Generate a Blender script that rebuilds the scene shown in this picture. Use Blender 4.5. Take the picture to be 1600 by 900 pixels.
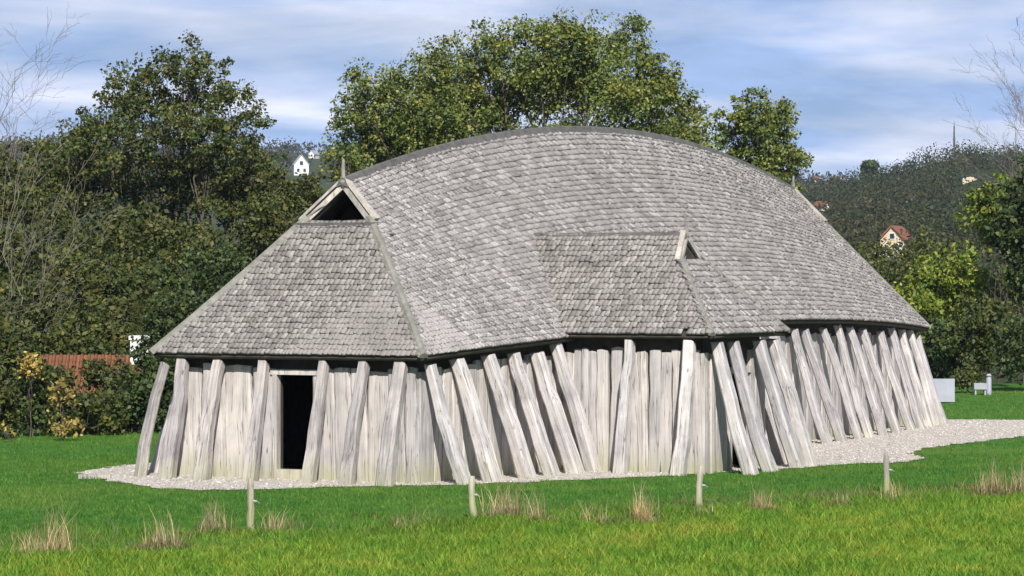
import bpy, math, random
import numpy as np
from mathutils import Vector, Matrix
for o in list(bpy.data.objects): bpy.data.objects.remove(o)
scene = bpy.context.scene
COL = scene.collection
rng = np.random.default_rng(7)
R = math.radians

# ------------------------------------------------------------------ camera
FPX = 5000.0                                   # focal length in pixels of a 1600 wide picture
CAM = np.array([-52.949, -30.9485, 3.8732])
YAW, PITCH = 0.4582, -0.003
FW = np.array([math.cos(YAW)*math.cos(PITCH), math.sin(YAW)*math.cos(PITCH), math.sin(PITCH)])
RT = np.array([math.sin(YAW), -math.cos(YAW), 0.0])
UP = np.cross(RT, FW)
FG = np.array([math.cos(YAW), math.sin(YAW), 0.0])
cam = bpy.data.cameras.new('camera'); camo = bpy.data.objects.new('camera', cam); COL.objects.link(camo)
cam.sensor_width = 36.0; cam.lens = FPX/1600*36.0; cam.clip_start = 0.5; cam.clip_end = 9000
camo.location = CAM
camo.rotation_euler = Vector(FW).to_track_quat('-Z', 'Y').to_euler()
scene.camera = camo
scene.render.resolution_x = 1024; scene.render.resolution_y = 576

def at(u, v, d):
    """a point of the place, d metres out along the view of the survey position"""
    return CAM + d*(FW + RT*(u-800)/FPX + UP*(450-v)/FPX)
def cam_ab(P):
    P = np.asarray(P); return (P[..., :2]-CAM[:2])@FG[:2], (P[..., :2]-CAM[:2])@RT[:2]
def from_ab(a, b, z=0.0):
    return np.array([CAM[0]+FG[0]*a+RT[0]*b, CAM[1]+FG[1]*a+RT[1]*b, z])

# ------------------------------------------------------------------ sun, sky, exposure
PHI, ELEV = 33.0, 38.0                         # sun: degrees from the gable's normal, height
SUN = np.array([-math.cos(R(PHI))*math.cos(R(ELEV)), -math.sin(R(PHI))*math.cos(R(ELEV)), math.sin(R(ELEV))])
sl = bpy.data.lights.new('sun', 'SUN'); so = bpy.data.objects.new('sun', sl); COL.objects.link(so)
sl.energy = 5.0; sl.angle = R(0.53); sl.color = (1.0, 0.965, 0.92)
so.rotation_euler = Vector(SUN).to_track_quat('Z', 'Y').to_euler()
so.location = (0, 0, 60)
world = bpy.data.worlds.new('World'); scene.world = world; world.use_nodes = True
nt = world.node_tree; nt.nodes.clear()
def N(t, **k):
    n = nt.nodes.new(t)
    for a, b in k.items(): setattr(n, a, b)
    return n
LK = lambda a, b: nt.links.new(a, b)
tc = N('ShaderNodeTexCoord')
sep = N('ShaderNodeSeparateXYZ'); LK(tc.outputs['Generated'], sep.inputs[0])
zz = N('ShaderNodeMath', operation='MULTIPLY_ADD'); LK(sep.outputs[2], zz.inputs[0]); zz.inputs[1].default_value = 1.0; zz.inputs[2].default_value = 0.16
cmb = N('ShaderNodeCombineXYZ'); LK(sep.outputs[0], cmb.inputs[0]); LK(sep.outputs[1], cmb.inputs[1]); LK(zz.outputs[0], cmb.inputs[2])
nrm = N('ShaderNodeVectorMath', operation='NORMALIZE'); LK(cmb.outputs[0], nrm.inputs[0])
sky = N('ShaderNodeTexSky', sky_type='NISHITA'); sky.sun_disc = False
sky.sun_elevation = R(ELEV); sky.sun_rotation = math.atan2(SUN[0], SUN[1])
sky.altitude = 0; sky.air_density = 1.0; sky.dust_density = 0.3; sky.ozone_density = 2.5
LK(nrm.outputs[0], sky.inputs[0])
# clouds: stretched bands on a high flat layer
dz = N('ShaderNodeMath', operation='MAXIMUM'); LK(sep.outputs[2], dz.inputs[0]); dz.inputs[1].default_value = 0.0
da = N('ShaderNodeMath', operation='ADD'); LK(dz.outputs[0], da.inputs[0]); da.inputs[1].default_value = 0.11
cx_ = N('ShaderNodeMath', operation='DIVIDE'); LK(sep.outputs[0], cx_.inputs[0]); LK(da.outputs[0], cx_.inputs[1])
cy_ = N('ShaderNodeMath', operation='DIVIDE'); LK(sep.outputs[1], cy_.inputs[0]); LK(da.outputs[0], cy_.inputs[1])
cc = N('ShaderNodeCombineXYZ'); LK(cx_.outputs[0], cc.inputs[0]); LK(cy_.outputs[0], cc.inputs[1])
cl1 = N('ShaderNodeTexNoise'); cl1.inputs['Scale'].default_value = 1.25; cl1.inputs['Detail'].default_value = 7; cl1.inputs['Roughness'].default_value = 0.58
cl1.inputs['Distortion'].default_value = 0.7
mp = N('ShaderNodeMapping'); mp.inputs['Location'].default_value = (4.1, 2.4, 0.0); LK(cc.outputs[0], mp.inputs[0]); LK(mp.outputs[0], cl1.inputs['Vector'])
cr = N('ShaderNodeValToRGB'); cr.color_ramp.elements[0].position = 0.34; cr.color_ramp.elements[1].position = 0.66
cr.color_ramp.elements[0].color = (0.42, 0.42, 0.42, 1); cr.color_ramp.elements[1].color = (1, 1, 1, 1)
LK(cl1.outputs[0], cr.inputs[0])
# cloud tone: second layer gives grey-lavender undersides and paler parts
cl2 = N('ShaderNodeTexNoise'); cl2.inputs['Scale'].default_value = 1.9; cl2.inputs['Detail'].default_value = 4
mp2 = N('ShaderNodeMapping'); mp2.inputs['Location'].default_value = (9.3, -3.0, 1.0); LK(cc.outputs[0], mp2.inputs[0]); LK(mp2.outputs[0], cl2.inputs['Vector'])
cr2 = N('ShaderNodeValToRGB'); cr2.color_ramp.elements[0].position = 0.40; cr2.color_ramp.elements[1].position = 0.62
cr2.color_ramp.elements[0].color = (6.3, 8.6, 13.9, 1); cr2.color_ramp.elements[1].color = (13.2, 13.6, 16.0, 1)
LK(cl2.outputs[0], cr2.inputs[0])
# the layer looks thinner overhead than along the horizon
th0 = N('ShaderNodeMath', operation='ADD'); LK(dz.outputs[0], th0.inputs[0]); th0.inputs[1].default_value = 0.14
th1 = N('ShaderNodeMath', operation='DIVIDE'); th1.inputs[0].default_value = 0.17; LK(th0.outputs[0], th1.inputs[1])
th2 = N('ShaderNodeMath', operation='POWER', use_clamp=True); LK(th1.outputs[0], th2.inputs[0]); th2.inputs[1].default_value = 0.7
th3 = N('ShaderNodeMath', operation='MULTIPLY'); LK(cr.outputs[0], th3.inputs[0]); LK(th2.outputs[0], th3.inputs[1])
mx = N('ShaderNodeMixRGB'); LK(th3.outputs[0], mx.inputs[0]); LK(sky.outputs[0], mx.inputs[1]); LK(cr2.outputs[0], mx.inputs[2])
bg = N('ShaderNodeBackground'); bg.inputs[1].default_value = 0.050; LK(mx.outputs[0], bg.inputs[0])
wo = N('ShaderNodeOutputWorld'); LK(bg.outputs[0], wo.inputs[0])
vs = scene.view_settings
vs.view_transform = 'Standard'; vs.look = 'None'; vs.exposure = 0.62; vs.gamma = 1.0; vs.use_curve_mapping = False

# ------------------------------------------------------------------ materials
def mat(name):
    m = bpy.data.materials.new(name); m.use_nodes = True
    t = m.node_tree; t.nodes.clear()
    return m, t
class G:
    def __init__(s, t): s.t = t
    def n(s, ty, ins=None, **k):
        n = s.t.nodes.new(ty)
        for a, b in k.items(): setattr(n, a, b)
        for a, b in (ins or {}).items():
            if hasattr(b, 'links') or hasattr(b, 'is_linked'): s.t.links.new(b, n.inputs[a])
            else: n.inputs[a].default_value = b
        return n
    def ramp(s, fac, stops):
        n = s.n('ShaderNodeValToRGB', {0: fac}); e = n.color_ramp.elements
        while len(e) < len(stops): e.new(0.5)
        for el, (p, c) in zip(e, stops):
            el.position = p; el.color = (*c, 1) if len(c) == 3 else c
        return n.outputs[0]
    def noise(s, vec, scale, detail=4, rough=0.55, dist=0.0):
        i = {'Scale': scale, 'Detail': detail, 'Roughness': rough, 'Distortion': dist}
        if vec is not None: i['Vector'] = vec
        return s.n('ShaderNodeTexNoise', i).outputs[0]
    def mix(s, f, a, b, mode='MIX'):
        return s.n('ShaderNodeMixRGB', {0: f, 1: a, 2: b}, blend_type=mode).outputs[0]
    def map(s, vec, sc=(1, 1, 1), loc=(0, 0, 0)):
        return s.n('ShaderNodeMapping', {0: vec, 'Scale': sc, 'Location': loc}).outputs[0]
    def math(s, op, a, b):
        return s.n('ShaderNodeMath', {0: a, 1: b}, operation=op).outputs[0]
    def finish(s, col, rough=0.85, bump=None, bd=0.02, bs=1.0, spec=0.25, transl=None):
        p = s.n('ShaderNodeBsdfPrincipled', {'Base Color': col, 'Roughness': rough, 'Specular IOR Level': spec})
        if bump is not None:
            b = s.n('ShaderNodeBump', {'Height': bump, 'Distance': bd, 'Strength': bs})
            s.t.links.new(b.outputs[0], p.inputs['Normal'])
        sh = p.outputs[0]
        if transl is not None:
            tr = s.n('ShaderNodeBsdfTranslucent', {'Color': col})
            sh = s.n('ShaderNodeMixShader', {0: transl, 1: sh, 2: tr.outputs[0]}).outputs[0]
        s.n('ShaderNodeOutputMaterial', {0: sh})

def wood(name, c_dark, c_mid, c_light, green=0.5, seed=0.0):
    """silvered oak: grain along the piece, checks, knots, algae at the foot"""
    m, t = mat(name); g = G(t)
    o = g.n('ShaderNodeTexCoord').outputs['Object']
    rnd = g.n('ShaderNodeObjectInfo').outputs['Random']
    off = g.n('ShaderNodeCombineXYZ', {0: g.math('MULTIPLY', rnd, 37.0), 1: g.math('MULTIPLY', rnd, 19.0), 2: g.math('MULTIPLY', rnd, 53.0)}).outputs[0]
    v = g.n('ShaderNodeVectorMath', {0: o, 1: off}, operation='ADD').outputs[0]
    grain = g.noise(g.map(v, (26, 26, 1.3)), 1.0, 5, 0.65)
    streak = g.noise(g.map(v, (7, 7, 0.5)), 1.0, 4, 0.6)
    blot = g.noise(v, 1.8, 4, 0.6)
    col = g.ramp(grain, [(0.28, c_dark), (0.5, c_mid), (0.72, c_light)])
    col = g.mix(g.ramp(streak, [(0.42, (0, 0, 0)), (0.62, (0.75, 0.75, 0.75))]), col, (c_light[0]*1.04, c_light[1]*1.0, c_light[2]*.97, 1))
    col = g.mix(g.ramp(blot, [(0.45, (0, 0, 0)), (0.75, (0.55, 0.55, 0.55))]), col, (c_dark[0]*.9, c_dark[1]*.92, c_dark[2]*.98, 1))
    # per piece tone
    tone = g.ramp(rnd, [(0.0, (0.84, 0.84, 0.86)), (0.5, (1.0, 0.985, 0.96)), (1.0, (1.1, 1.08, 1.04))])
    col = g.mix(1.0, col, tone, 'MULTIPLY')
    # checks: thin dark splits
    ck = g.noise(g.map(v, (16, 16, 0.35), (3, 3, 3)), 1.0, 2, 0.4)
    ckm = g.ramp(ck, [(0.490, (0, 0, 0)), (0.502, (0.9, 0.9, 0.9)), (0.514, (0, 0, 0))])
    col = g.mix(ckm, col, (0.06, 0.05, 0.045, 1))
    kn = g.n('ShaderNodeTexVoronoi', {'Vector': g.map(v, (2.4, 2.4, 1.1)), 'Scale': 1.0}).outputs['Distance']
    col = g.mix(g.ramp(kn, [(0.03, (0.7, 0.7, 0.7)), (0.07, (0, 0, 0))]), col, (0.12, 0.10, 0.085, 1))
    # algae near the ground
    zw = g.n('ShaderNodeSeparateXYZ', {0: g.n('ShaderNodeNewGeometry').outputs['Position']}).outputs[2]
    za = g.math('ADD', zw, g.math('MULTIPLY', g.math('SUBTRACT', blot, 0.5), 1.3))
    al = g.ramp(za, [(0.05, (green, green, green)), (0.55, (0, 0, 0))])
    col = g.mix(al, col, (0.24, 0.25, 0.10, 1))
    h = g.math('SUBTRACT', grain, g.math('MULTIPLY', ckm, 0.8))
    g.finish(col, 0.88, h, 0.010, 0.6, 0.15)
    return m
M = {}
M['plank'] = wood('oak_plank', (0.257, 0.238, 0.225), (0.382, 0.361, 0.345), (0.506, 0.483, 0.465), 0.50)
M['post'] = wood('oak_post', (0.181, 0.173, 0.175), (0.381, 0.364, 0.365), (0.563, 0.540, 0.541), 0.22)
M['post_grey'] = wood('oak_post_rainwashed', (0.13, 0.121, 0.12), (0.27, 0.253, 0.25), (0.42, 0.395, 0.388), 0.35)
M['fencepost'] = wood('fence_wood', (0.12, 0.11, 0.085), (0.26, 0.245, 0.20), (0.42, 0.40, 0.35), 0.8)
M['trim'] = wood('trim_wood', (0.20, 0.185, 0.165), (0.33, 0.31, 0.28), (0.45, 0.42, 0.385), 0.1)
def shingle_mat(name, dark, mid, light, moss):
    m, t = mat(name); g = G(t)
    isl = g.n('ShaderNodeNewGeometry')
    rnd = isl.outputs['Random Per Island']; pos = isl.outputs['Position']
    col = g.ramp(rnd, [(0.0, tuple(.45*a+.55*b for a, b in zip(dark, mid))), (0.16, mid), (0.7, tuple(.3*a+.7*b for a, b in zip(mid, light))), (1.0, tuple(min(.7, c*1.18) for c in light))])
    fine = g.noise(pos, 22.0, 3, 0.6)
    col = g.mix(g.ramp(fine, [(0.4, (0, 0, 0)), (0.75, (0.6, 0.6, 0.6))]), col, (dark[0], dark[1], dark[2], 1))
    big = g.noise(pos, 0.55, 4, 0.55)
    col = g.mix(g.ramp(big, [(0.45, (0, 0, 0)), (0.75, (moss, moss, moss))]), col, (0.19, 0.178, 0.160, 1))
    stk = g.noise(g.map(pos, (1.6, 1.6, 0.25)), 1.0, 4, 0.6)
    col = g.mix(g.ramp(stk, [(0.50, (0, 0, 0)), (0.68, (0.30, 0.30, 0.30))]), col, (dark[0]*.8, dark[1]*.8, dark[2]*.75, 1))
    col = g.mix(g.ramp(g.noise(pos, 1.1, 5, .6), [(0.60, (0, 0, 0)), (0.72, (0.28, 0.28, 0.28))]), col, (light[0]*1.25, light[1]*1.22, light[2]*1.2, 1))
    g.finish(col, 0.9, fine, 0.01, 0.7, 0.15)
    return m
M['shingle'] = shingle_mat('oak_shingle', (0.124, 0.113, 0.110), (0.270, 0.250, 0.241), (0.403, 0.376, 0.361), 0.30)
M['shingle_shade'] = shingle_mat('oak_shingle_shaded', (0.097, 0.088, 0.082), (0.196, 0.181, 0.169), (0.291, 0.270, 0.253), 0.35)  # darker copy for hip and porch-side slopes, their shading put into the colour
def plain(name, c1, c2, scale=3.0, rough=0.9, detail=5, bump=0.01, world_pos=False):
    m, t = mat(name); g = G(t)
    v = g.n('ShaderNodeNewGeometry').outputs['Position'] if world_pos else g.n('ShaderNodeTexCoord').outputs['Object']
    n = g.noise(v, scale, detail, 0.6)
    g.finish(g.ramp(n, [(0.3, c1), (0.7, c2)]), rough, n, bump, 0.6, 0.2)
    return m
M['ridge'] = plain('ridge_wood', (0.06, 0.058, 0.055), (0.12, 0.115, 0.11), 6.0)
M['hip'] = plain('hip_wood', (0.13, 0.126, 0.105), (0.235, 0.228, 0.20), 5.0)
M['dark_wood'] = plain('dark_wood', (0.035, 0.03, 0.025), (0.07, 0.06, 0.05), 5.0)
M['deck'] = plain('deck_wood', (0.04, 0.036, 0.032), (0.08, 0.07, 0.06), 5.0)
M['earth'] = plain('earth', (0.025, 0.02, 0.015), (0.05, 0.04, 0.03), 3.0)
M['brick'] = plain('dark_brick', (0.09, 0.05, 0.035), (0.15, 0.08, 0.05), 6.0)
M['white_wall'] = plain('white_render', (0.50, 0.50, 0.48), (0.66, 0.66, 0.63), 2.0)
M['cream_wall'] = plain('cream_render', (0.40, 0.33, 0.21), (0.52, 0.44, 0.30), 2.0)
M['red_tile'] = plain('red_tile', (0.15, 0.060, 0.038), (0.24, 0.095, 0.058), 4.0)
M['rust_tile'] = plain('weathered_tile', (0.096, 0.044, 0.024), (0.216, 0.084, 0.042), 1.6)
M['glass'] = plain('dark_glass', (0.02, 0.025, 0.03), (0.03, 0.04, 0.05), 2.0, 0.15)
M['board'] = plain('white_board', (0.26, 0.27, 0.31), (0.32, 0.33, 0.37), 2.0, 0.5)
M['metal'] = plain('grey_metal', (0.25, 0.26, 0.28), (0.32, 0.33, 0.35), 4.0, 0.5)

def leafmat(name, stops, transl=0.3, patch=0.35, patchcol=(0.20, 0.13, 0.03), pscale=0.5):
    m, t = mat(name); g = G(t)
    ge = g.n('ShaderNodeNewGeometry')
    col = g.ramp(ge.outputs['Random Per Island'], stops)
    n = g.noise(ge.outputs['Position'], pscale, 3, 0.6)
    col = g.mix(g.ramp(n, [(0.48, (0, 0, 0)), (0.70, (patch, patch, patch))]), col, (*patchcol, 1))
    n2 = g.noise(ge.outputs['Position'], pscale*(9 if pscale < .1 else 2.6), 3, 0.6)
    col = g.mix(1.0, col, g.ramp(n2, [(0.30, (0.50, 0.55, 0.60)), (0.5, (1, 1, 1)), (0.72, (1.55, 1.4, 1.2))]), 'MULTIPLY')
    g.finish(col, 0.6, spec=0.3, transl=transl*.6)
    return m
M['leaf_big'] = leafmat('leaf_olive', [(0, (0.032, 0.056, 0.013)), (0.5, (0.098, 0.138, 0.026)), (0.85, (0.165, 0.195, 0.036)), (1, (0.25, 0.225, 0.065))], 0.30, 0.4, (0.19, 0.165, 0.032))
M['leaf_left'] = leafmat('leaf_autumn', [(0, (0.019, 0.039, 0.009)), (0.5, (0.054, 0.081, 0.015)), (0.85, (0.093, 0.102, 0.022)), (1, (0.157, 0.108, 0.034))], 0.25, 0.5, (0.089, 0.072, 0.019))
M['leaf_scrub'] = leafmat('leaf_scrub', [(0, (0.016, 0.030, 0.007)), (0.5, (0.047, 0.065, 0.011)), (0.85, (0.078, 0.088, 0.017)), (1, (0.125, 0.109, 0.030))], 0.22, 0.6, (0.075, 0.068, 0.018))
M['leaf_dark'] = leafmat('leaf_dark', [(0, (0.013, 0.029, 0.007)), (0.6, (0.035, 0.060, 0.013)), (1, (0.083, 0.104, 0.023))], 0.2, 0.2, (0.066, 0.056, 0.016))
M['leaf_yellow'] = leafmat('leaf_green_yellow', [(0, (0.046, 0.084, 0.012)), (0.5, (0.123, 0.177, 0.022)), (0.9, (0.231, 0.262, 0.031)), (1, (0.308, 0.277, 0.046))], 0.3, 0.3, (0.185, 0.170, 0.031))
M['leaf_gold'] = leafmat('leaf_gold', [(0, (0.16, 0.13, 0.03)), (0.6, (0.34, 0.24, 0.06)), (1, (0.52, 0.40, 0.12))], 0.3, 0.0)
M['leaf_far'] = leafmat('leaf_far', [(0, (0.008, 0.019, 0.005)), (0.5, (0.022, 0.036, 0.007)), (1, (0.050, 0.051, 0.010))], 0.15, 0.9, (0.047, 0.030, 0.008), 0.016)
M['bark'] = plain('bark', (0.055, 0.045, 0.035), (0.12, 0.10, 0.08), 5.0)
M['twig_pale'] = plain('pale_twig', (0.12, 0.105, 0.075), (0.24, 0.215, 0.165), 3.0)
M['twig_dark'] = plain('dark_twig', (0.10, 0.085, 0.08), (0.20, 0.17, 0.16), 3.0)
M['straw'] = leafmat('straw', [(0, (0.213, 0.150, 0.075)), (0.6, (0.362, 0.275, 0.150)), (1, (0.525, 0.438, 0.263))], 0.25, 0.0)
M['weed'] = leafmat('weed', [(0, (0.045, 0.080, 0.020)), (0.45, (0.085, 0.095, 0.030)), (0.75, (0.14, 0.098, 0.042)), (1, (0.25, 0.17, 0.09))], 0.2, 0.0)

# fence line splits mown lawn from the rough meadow in front
FA, FB = np.array([-10.75, -5.66]), np.array([1.88, -11.42])
fdir = (FB-FA)/np.linalg.norm(FB-FA); fnor = np.array([-fdir[1], fdir[0]])      # towards the house
if (np.array([5, 0])-FA)@fnor < 0: fnor = -fnor
def lawn_nodes(g, isl=None):
    pos = g.n('ShaderNodeNewGeometry').outputs['Position']
    dist = g.n('ShaderNodeVectorMath', {0: g.n('ShaderNodeVectorMath', {0: pos, 1: (FA[0], FA[1], 0)}, operation='SUBTRACT').outputs[0], 1: (fnor[0], fnor[1], 0)}, operation='DOT_PRODUCT').outputs['Value']
    n1 = g.noise(pos, 0.55, 5, 0.6); n2 = g.noise(pos, 2.2, 4, 0.6)
    lawn = g.ramp(n2, [(0.25, (0.036, 0.118, 0.015)), (0.52, (0.062, 0.172, 0.020)), (0.78, (0.130, 0.215, 0.032))])
    lawn = g.mix(g.ramp(n1, [(0.35, (0.5, 0.5, 0.5)), (0.6, (0, 0, 0))]), lawn, (0.034, 0.120, 0.017, 1))
    n3 = g.noise(pos, 0.16, 4, 0.6)
    lawn = g.mix(g.ramp(n3, [(0.46, (0, 0, 0)), (0.66, (0.65, 0.65, 0.65))]), lawn, (0.125, 0.205, 0.030, 1))
    lawn = g.mix(g.ramp(g.noise(pos, 5.5, 3, 0.6), [(0.60, (0, 0, 0)), (0.70, (0.45, 0.45, 0.45))]), lawn, (0.15, 0.15, 0.045, 1))
    mead = g.ramp(n2, [(0.25, (0.065, 0.165, 0.016)), (0.5, (0.150, 0.250, 0.024)), (0.78, (0.29, 0.31, 0.042))])
    mead = g.mix(g.ramp(n1, [(0.30, (0.65, 0.65, 0.65)), (0.55, (0, 0, 0))]), mead, (0.060, 0.185, 0.016, 1))
    mead = g.mix(g.ramp(n1, [(0.56, (0, 0, 0)), (0.72, (0.6, 0.6, 0.6))]), mead, (0.33, 0.30, 0.055, 1))
    f = g.ramp(g.math('ADD', g.math('MULTIPLY', dist, 0.20), g.math('ADD', g.math('MULTIPLY', g.math('SUBTRACT', n1, 0.5), 2.2), 0.70)), [(0.0, (0, 0, 0)), (1.0, (1, 1, 1))])
    # ramp input is clamped, shift so the change happens a little in front of the fence
    col = g.mix(f, mead, lawn)
    if isl:
        rnd = g.n('ShaderNodeNewGeometry').outputs['Random Per Island']
        col = g.mix(1.0, col, g.ramp(rnd, [(0, (0.62, 0.66, 0.6)), (0.6, (1.05, 1.0, 0.95)), (1, (1.5, 1.3, 1.3))]), 'MULTIPLY')
    return col, pos, n2
m, t = mat('turf'); g = G(t); col, pos, n2 = lawn_nodes(g)
col = g.mix(1.0, col, (0.78, 0.78, 0.78, 1), 'MULTIPLY')  # self-shading of the blades put into the turf colour
g.finish(col, 0.95, g.noise(pos, 30, 3), 0.03, 0.8, 0.1); M['turf'] = m
m, t = mat('grass_blade'); g = G(t); col, pos, n2 = lawn_nodes(g, True)
g.finish(col, 0.65, spec=0.2, transl=0.3); M['blade'] = m
m, t = mat('gravel'); g = G(t)
pos = g.n('ShaderNodeNewGeometry').outputs['Position']
vo = g.n('ShaderNodeTexVoronoi', {'Vector': pos, 'Scale': 26.0})
col = g.ramp(vo.outputs['Color'], [(0.1, (0.25, 0.215, 0.18)), (0.45, (0.46, 0.415, 0.36)), (0.9, (0.62, 0.57, 0.505))])
col = g.mix(g.ramp(g.noise(pos, 1.3, 4), [(0.45, (0, 0, 0)), (0.75, (0.35, 0.35, 0.35))]), col, (0.30, 0.27, 0.22, 1))
g.finish(col, 0.9, vo.outputs['Distance'], 0.03, 1.0, 0.2); M['gravel'] = m
M['pebble'] = shingle_mat('pebble', (0.22, 0.19, 0.165), (0.41, 0.37, 0.335), (0.55, 0.51, 0.465), 0.0)

# ------------------------------------------------------------------ mesh helpers
def fast(name, verts, quads, material, smooth=False):
    verts = np.asarray(verts, dtype=np.float32).reshape(-1, 3); quads = np.asarray(quads, dtype=np.int32)
    k = quads.shape[1]; nf = len(quads)
    me = bpy.data.meshes.new(name)
    me.vertices.add(len(verts)); me.vertices.foreach_set('co', verts.ravel())
    me.loops.add(nf*k); me.loops.foreach_set('vertex_index', quads.ravel())
    me.polygons.add(nf); me.polygons.foreach_set('loop_start', np.arange(nf, dtype=np.int32)*k)
    me.polygons.foreach_set('loop_total', np.full(nf, k, dtype=np.int32))
    if smooth: me.polygons.foreach_set('use_smooth', np.ones(nf, dtype=bool))
    me.update(calc_edges=True)
    if material: me.materials.append(M[material])
    return me
class MB:
    """collects pieces of one mesh"""
    def __init__(s): s.v = []; s.f = []
    def add(s, v, f):
        b = len(s.v); s.v += [tuple(float(c) for c in p) for p in v]; s.f += [tuple(i+b for i in q) for q in f]; return s
    def hexa(s, p):          # 8 points: bottom four, top four
        return s.add(p, [(0, 3, 2, 1), (4, 5, 6, 7), (0, 1, 5, 4), (1, 2, 6, 5), (2, 3, 7, 6), (3, 0, 4, 7)])
    def box(s, c, d, ax=None):
        c = np.array(c, float); A = np.eye(3) if ax is None else np.array(ax, float)
        p = [c+A[0]*x*d[0]/2+A[1]*y*d[1]/2+A[2]*z*d[2]/2 for z in (-1, 1) for x, y in ((-1, -1), (1, -1), (1, 1), (-1, 1))]
        return s.hexa(p)
    def tube(s, pts, rad, n=6, cap=True):
        pts = [np.array(p, float) for p in pts]; rings = []
        for i, p in enumerate(pts):
            d = pts[min(i+1, len(pts)-1)]-pts[max(i-1, 0)]; d /= np.linalg.norm(d)+1e-9
            a = np.cross(d, (0, 0, 1) if abs(d[2]) < .9 else (1, 0, 0)); a /= np.linalg.norm(a); b = np.cross(d, a)
            rings.append([p+rad[i]*(a*math.cos(2*math.pi*k/n)+b*math.sin(2*math.pi*k/n)) for k in range(n)])
        v = [q for r_ in rings for q in r_]; f = []
        for i in range(len(pts)-1):
            for k in range(n): f.append((i*n+k, i*n+(k+1) % n, (i+1)*n+(k+1) % n, (i+1)*n+k))
        if cap: f.append(tuple(range(n))[::-1]); f.append(tuple((len(pts)-1)*n+k for k in range(n)))
        return s.add(v, f)
    def mesh(s, name, material, smooth=False):
        me = bpy.data.meshes.new(name); me.from_pydata(s.v, [], s.f); me.update()
        if material: me.materials.append(M[material])
        if smooth: me.polygons.foreach_set('use_smooth', [True]*len(me.polygons))
        return me
def link(name, me, parent=None, inv=None):
    o = bpy.data.objects.new(name, me); COL.objects.link(o)
    if parent is not None:
        o.parent = parent
        if inv is not None: o.matrix_parent_inverse = inv
    return o
def tag(o, label=None, cat=None, group=None, kind=None):
    if label: o['label'] = label
    if cat: o['category'] = cat
    if group: o['group'] = group
    if kind: o['kind'] = kind
    return o
def thing(name, loc, label, cat, group=None):
    o = bpy.data.objects.new(name, None); COL.objects.link(o); o.location = [float(c) for c in loc]; o.empty_display_size = .3
    tag(o, label, cat, group)
    return o, Matrix.Translation(-Vector([float(c) for c in loc]))

# ------------------------------------------------------------------ the ground
def ss(x, a, b):
    t = np.clip((x-a)/(b-a), 0, 1); return t*t*(3-2*t)
def ground_z(a, b):
    """flat plateau under the house, dropping into the valley beyond the thickets"""
    a = np.asarray(a, float); b = np.asarray(b, float)
    start = 79+38*ss(b, -2, 9)
    z = -6.0*ss(a, start, start+38)
    front = 1-ss(a, 50, 55)
    z = z+front*(0.05*np.sin(a*1.3+b*.7)+0.04*np.sin(b*1.9-a*.6))
    return z
aa = np.concatenate([np.linspace(-200, 20, 12), np.linspace(24, 60, 73), np.linspace(61, 170, 110), np.geomspace(180, 8000, 24)])
bb = np.concatenate([-np.geomspace(4000, 32, 22), np.linspace(-30, 40, 141), np.geomspace(42, 4000, 22)])
A_, B_ = np.meshgrid(aa, bb, indexing='ij')
Pg = np.stack([CAM[0]+FG[0]*A_+RT[0]*B_, CAM[1]+FG[1]*A_+RT[1]*B_, ground_z(A_, B_)], -1)
def gridfaces(n, m):
    i = np.arange(n-1)[:, None]*m+np.arange(m-1)[None, :]
    return np.stack([i, i+1, i+m+1, i+m], -1).reshape(-1, 4)
gr = link('ground', fast('ground', Pg.reshape(-1, 3), gridfaces(len(aa), len(bb))[:, ::-1], 'turf', True)); tag(gr, kind='structure')
def on_ground(a, b): return from_ab(a, b, float(ground_z(a, b)))

# ------------------------------------------------------------------ longhouse shape
L = 29.0; WE, WM = 2.9765, 3.9986; HEA, HEM, HEB = 2.379, 2.8771, 2.5045; RA, RM, RB = 5.17, 7.25, 5.68
def quad(x, a, m, b):
    s = (x-L/2)/(L/2); return m+(b-a)/2*s+((a+b)/2-m)*s*s
wf = lambda x: quad(x, WE, WM, WE)
hef = lambda x: quad(x, HEA, HEM, HEB)
hrf = lambda x: quad(x, RA, RM, RB)
TG, GX = 0.77, 2.05                                  # hip ends at 77 % of the slope
def xh(t):                                           # end of the long slope at slope height t
    return np.where(t < TG, GX*t/TG, GX+0.06+(t-TG)/(1-TG)*0.28)
def S(x, t, s=-1):
    return np.stack([x, s*wf(x)*(1-t), hef(x)+t*(hrf(x)-hef(x))], -1)
PX, PW, PP, PZ = 7.063, 2.015, 6.7215, 4.72          # side porch: centre, half width, reach, ridge height
PHE = float(hef(PX)); PTG, PGY = 0.74, 1.30
def yh(t): return np.where(t < PTG, PGY*t/PTG, PGY+0.05+(t-PTG)/(1-PTG)*0.15)
def porch_z(x): return PZ-(PZ-PHE)*np.abs(x-PX)/PW
def main_y_at(x, z): return -wf(x)*(1-(z-hef(x))/(hrf(x)-hef(x)))

HB = Vector((L/2, 0, 0))
house, HI = thing('longhouse', HB, 'long bow-roofed timber hall with grey shingles, leaning posts and dark gable doorway', 'longhouse')

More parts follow.
